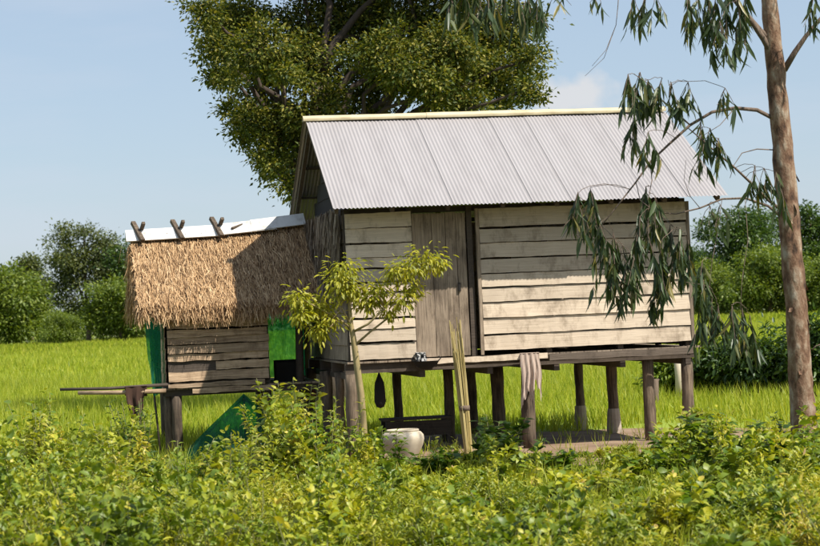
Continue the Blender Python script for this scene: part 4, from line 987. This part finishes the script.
X, Y = place(2300, 10.8, 24.0); H = np.clip(canopy(X, Y), .1, .45) * rgf.uniform(.25, .7, len(X))
lvD, stD = sprigs(X, Y, H, rgf, 14, .07)
# stands of tall upright shoots
XE, YE, HE = [], [], []
for px_, y_, n_, w_, top_ in ((20, 21, 9, 22, 412), (50, 22, 12, 16, 395), (70, 19, 10, 26, 425), (140, 22.5, 8, 14, 402), (110, 20, 9, 22, 428), (215, 20, 9, 26, 432), (262, 22, 10, 18, 405), (285, 21.5, 16, 20, 386), (312, 21, 12, 16, 398), (338, 22, 6, 9, 408),
                              (372, 22.2, 8, 12, 428), (445, 22, 7, 16, 436), (490, 21.5, 10, 16, 424), (515, 20, 8, 20, 446), (570, 18, 7, 26, 470), (640, 20, 8, 20, 446), (672, 20, 10, 16, 424), (700, 21, 14, 18, 408), (726, 20, 14, 20, 412), (752, 19, 10, 20, 432), (800, 18.5, 12, 18, 424), (818, 20, 12, 12, 402),
                              (60, 15, 10, 40, 470), (180, 15, 8, 40, 486), (330, 15.5, 10, 40, 478), (450, 15, 9, 40, 494), (560, 14.5, 8, 40, 500), (660, 15, 12, 36, 474), (740, 14.5, 12, 36, 470), (800, 14, 10, 30, 476)):
    q = px_ + rgf.normal(0, w_ * .6, n_); yy = y_ + rgf.normal(0, .25, n_); yh_ = 313 - (q - 410) * .044
    XE.append((q - 418) * yy / F); YE.append(yy); HE.append(np.clip((EYE - (top_ - yh_) * yy / F), .25, 1.3) * rgf.uniform(.62, 1.04, n_))
XE, YE, HE = map(np.concatenate, (XE, YE, HE)); k = rgf.random(len(XE)) < .6
lvE, stE = sprigs(XE[k], YE[k], HE[k], rgf, 34, .10, wr=.44)
lvF, stF = sprigs(XE[~k], YE[~k], HE[~k], rgf, 24, .125, wr=.6)
lvA = join(lvA, lvF); stE = join(stE, stF)
tag(link('roadside_weeds', np_mesh('roadside_weeds', *join(lvA, lvD)), M['weed']), 'tangled yellow-green roadside weeds filling the foreground', 'weeds', kind='stuff')
tag(link('vine_cover', np_mesh('vine_cover', *lvB), M['broad']), 'broad-leaved creepers growing through the roadside weeds', 'vines', kind='stuff')
tag(link('narrow_weeds', np_mesh('narrow_weeds', *join(lvC, lvE)), M['thin']), 'narrow-leaved feathery weeds mixed through the foreground growth', 'weeds', kind='stuff')
tag(link('weed_stalks', np_mesh('weed_stalks', *join(stA, stB, stC, stD, stE)), M['stem']), 'thin stalks under the roadside weeds', 'stalks', kind='stuff')
# low grass and litter on the verge between weeds and yard
n = 15000; Yg = rgf.uniform(9, 30, n); Xg = rgf.uniform(-1, 1, n) * (.23 * Yg + 3.5)
kp = ~((Xg > -1.2) & (Xg < 4.3) & (Yg > 22.8) & (rgf.random(n) < .88)); Xg, Yg = Xg[kp], Yg[kp]; n = len(Xg)
P = np.repeat(np.stack([Xg, Yg, np.full(n, -.025)], 1), 4, 0); m = 4 * n; P[:, :2] += rgf.normal(0, .03, (m, 2))
D = np.stack([rgf.normal(0, .4, m), rgf.normal(0, .4, m), np.ones(m)], 1)
V, T = scat(BLADE, P, D, rnd(m, rgf) * np.array([1, 1, .2]), rgf.uniform(.10, .30, m), rgf.uniform(.006, .012, m))
tag(link('verge_grass', np_mesh('verge_grass', V, T), M['rice']), 'short grass on the verge around the yard', 'grass', kind='stuff')

# single plants that stand out of the mass; each leaf its own piece
wl_ = []
for k in range(4):
    v = L8[0].copy(); v[:, 1] *= (.62, .55, .7, .3)[k]; v[:, 2] *= (1, 1.6, .7, 1.2)[k]; mm = np_mesh('leaf', v, L8[1]); wl_.append(mm)
def single_leaf(cols, nm):
    m = leafmat(nm, cols, trans=.4, rough=.42); nn_, lk = m.node_tree.nodes, m.node_tree.links; q = nn_.new('ShaderNodeObjectInfo')
    for nd in list(nn_):
        if nd.type == 'VALTORGB': lk.new(q.outputs['Random'], nd.inputs[0])
    return m
PM = {'green': single_leaf([(0.08, 0.15, 0.018), (0.15, 0.235, 0.024), (0.24, 0.30, 0.035)], 'plant_leaf_green'), 'yellow': single_leaf([(0.15, 0.20, 0.02), (0.26, 0.29, 0.03), (0.40, 0.36, 0.06)], 'plant_leaf_yellow'),
      'dark': single_leaf([(0.035, 0.075, 0.014), (0.06, 0.115, 0.02), (0.11, 0.165, 0.026)], 'plant_leaf_dark')}
LM = {(k, c): None for k in range(4) for c in PM}
for k, c in LM: q = wl_[k].copy(); q.materials.append(PM[c]); LM[(k, c)] = q
def weed(px, ytop, Y, stems, per, ll, kind, colr, label, spread=.24, name='weed_plant', cat='weed'):
    stems = stems * 2; per = min(int(per * 1.7), 300 // stems); ll *= 1.15
    g = at(px, 450, Y); yh_ = 313 - (px - 410) * .044; h = EYE - (ytop - yh_) * Y / F
    t = thing(name, label, cat, (g.x, Y, 0)); mb = MB()
    for s in range(stems):
        a = random.uniform(0, 6.28); q = random.random() * spread * (0 if s == 0 else 1) + .02 * s; hh = h * (1 if s == 0 else random.uniform(.72, 1.02))
        b = Vector((math.cos(a) * q * .3, math.sin(a) * q * .3, -.04)); e = Vector((math.cos(a) * q * 1.6, math.sin(a) * q, hh)); md = b.lerp(e, .5) + Vector((random.gauss(0, .02), random.gauss(0, .02), 0))
        P_ = [b, b.lerp(md, .5), md, md.lerp(e, .5), e]; mb.tube(P_, [.009, .008, .007, .005, .003], 6)
        for i in range(per):
            u = .30 + .70 * (i + random.random() * .6) / per; f_ = min(u, .999) * 4; j = int(f_); p = P_[j].lerp(P_[j + 1], f_ - j)
            an = i * 2.4 + random.gauss(0, .4); d = Vector((math.cos(an), math.sin(an), random.gauss(.15, .35)))
            o = link('leaf', LM[(kind, colr)], None, t); L_ = ll * random.uniform(.65, 1.2) * (1.2 - .55 * u); o.scale = (L_, L_, L_); o.location = p + d.normalized() * .012
            o.rotation_euler = (d.to_track_quat('X', 'Z') @ Matrix.Rotation(random.gauss(0, .35), 3, 'X').to_quaternion()).to_euler()
    mb.build('stem', M['stem'], t, True)
    return t
for w in ((52, 392, 22.5, 3, 15, .12, 0, 'green', 'tall leafy weed rising over the mass at far left'),
          (34, 412, 20.5, 3, 14, .12, 1, 'yellow', 'yellowish weed near the left edge, in front of the tall one'),
          (112, 420, 21.0, 4, 12, .12, 0, 'yellow', 'pale bushy weed below the left end of the pole'),
          (143, 398, 23.2, 5, 13, .11, 3, 'dark', 'dark narrow-leaved weed under the hanging brown rag'),
          (178, 440, 19.5, 3, 14, .12, 3, 'green', 'low narrow-leaved weed at the foot of the hut post'),
          (232, 432, 19.0, 4, 12, .13, 0, 'yellow', 'yellow-green weed in front of the green net heap'),
          (276, 388, 22.6, 4, 16, .12, 0, 'yellow', 'tall yellow weed right of the net heap'),
          (296, 378, 22.2, 4, 17, .13, 0, 'yellow', 'tallest yellow-green weed under the black box'),
          (318, 402, 21.0, 3, 14, .12, 1, 'green', 'leafy green weed left of the young tree trunk'),
          (338, 398, 22.8, 2, 14, .10, 3, 'yellow', 'thin upright yellowish weed at the foot of the young tree'),
          (383, 428, 22.8, 5, 15, .10, 1, 'green', 'weed covering the left half of the pale jar'),
          (408, 458, 22.6, 4, 12, .11, 0, 'green', 'low weed in front of the foot of the pale jar'),
          (440, 448, 21.5, 3, 12, .13, 2, 'dark', 'dark weed right of the pale jar'),
          (488, 414, 22.6, 4, 14, .14, 2, 'dark', 'dark broad-leaved weed between the reed bundle and the towel'),
          (510, 432, 21.8, 3, 12, .14, 2, 'dark', 'dark broad-leaved weed in front of the towel post'),
          (556, 452, 20.8, 3, 12, .14, 0, 'green', 'small green weed at the near edge of the bare yard'),
          (600, 470, 18.5, 4, 12, .14, 1, 'yellow', 'pale weed in front of the bare yard'),
          (648, 452, 20.0, 3, 13, .15, 2, 'green', 'broad-leaved weed below the stilt second from right'),
          (682, 428, 21.0, 4, 14, .16, 2, 'green', 'tall broad-leaved weed before the rightmost stilt'),
          (704, 408, 22.0, 4, 15, .15, 2, 'yellow', 'tall pale broad-leaved weed just right of the rightmost stilt'),
          (728, 414, 20.5, 5, 14, .17, 2, 'green', 'large green broad-leaved weed left of the gum tree foot'),
          (752, 440, 19.5, 4, 13, .16, 0, 'green', 'bushy green weed in front of the gum tree foot'),
          (800, 428, 19.0, 4, 13, .15, 2, 'green', 'broad-leaved weed covering the base of the gum tree'),
          (816, 405, 21.0, 3, 13, .14, 0, 'dark', 'dark leafy weed at the right picture edge'),
          (690, 486, 15.5, 5, 12, .14, 2, 'green', 'near broad-leaved weed at the lower right'),
          (610, 500, 15.0, 4, 12, .12, 0, 'yellow', 'near yellowish weed at the bottom right of centre'),
          (470, 492, 16.5, 4, 12, .12, 2, 'green', 'near green weed below the reed bundle'),
          (120, 470, 16.5, 4, 12, .14, 2, 'yellow', 'near pale broad-leaved weed at the lower left')):
    weed(*w)['group'] = 'weeds standing out of the roadside growth'
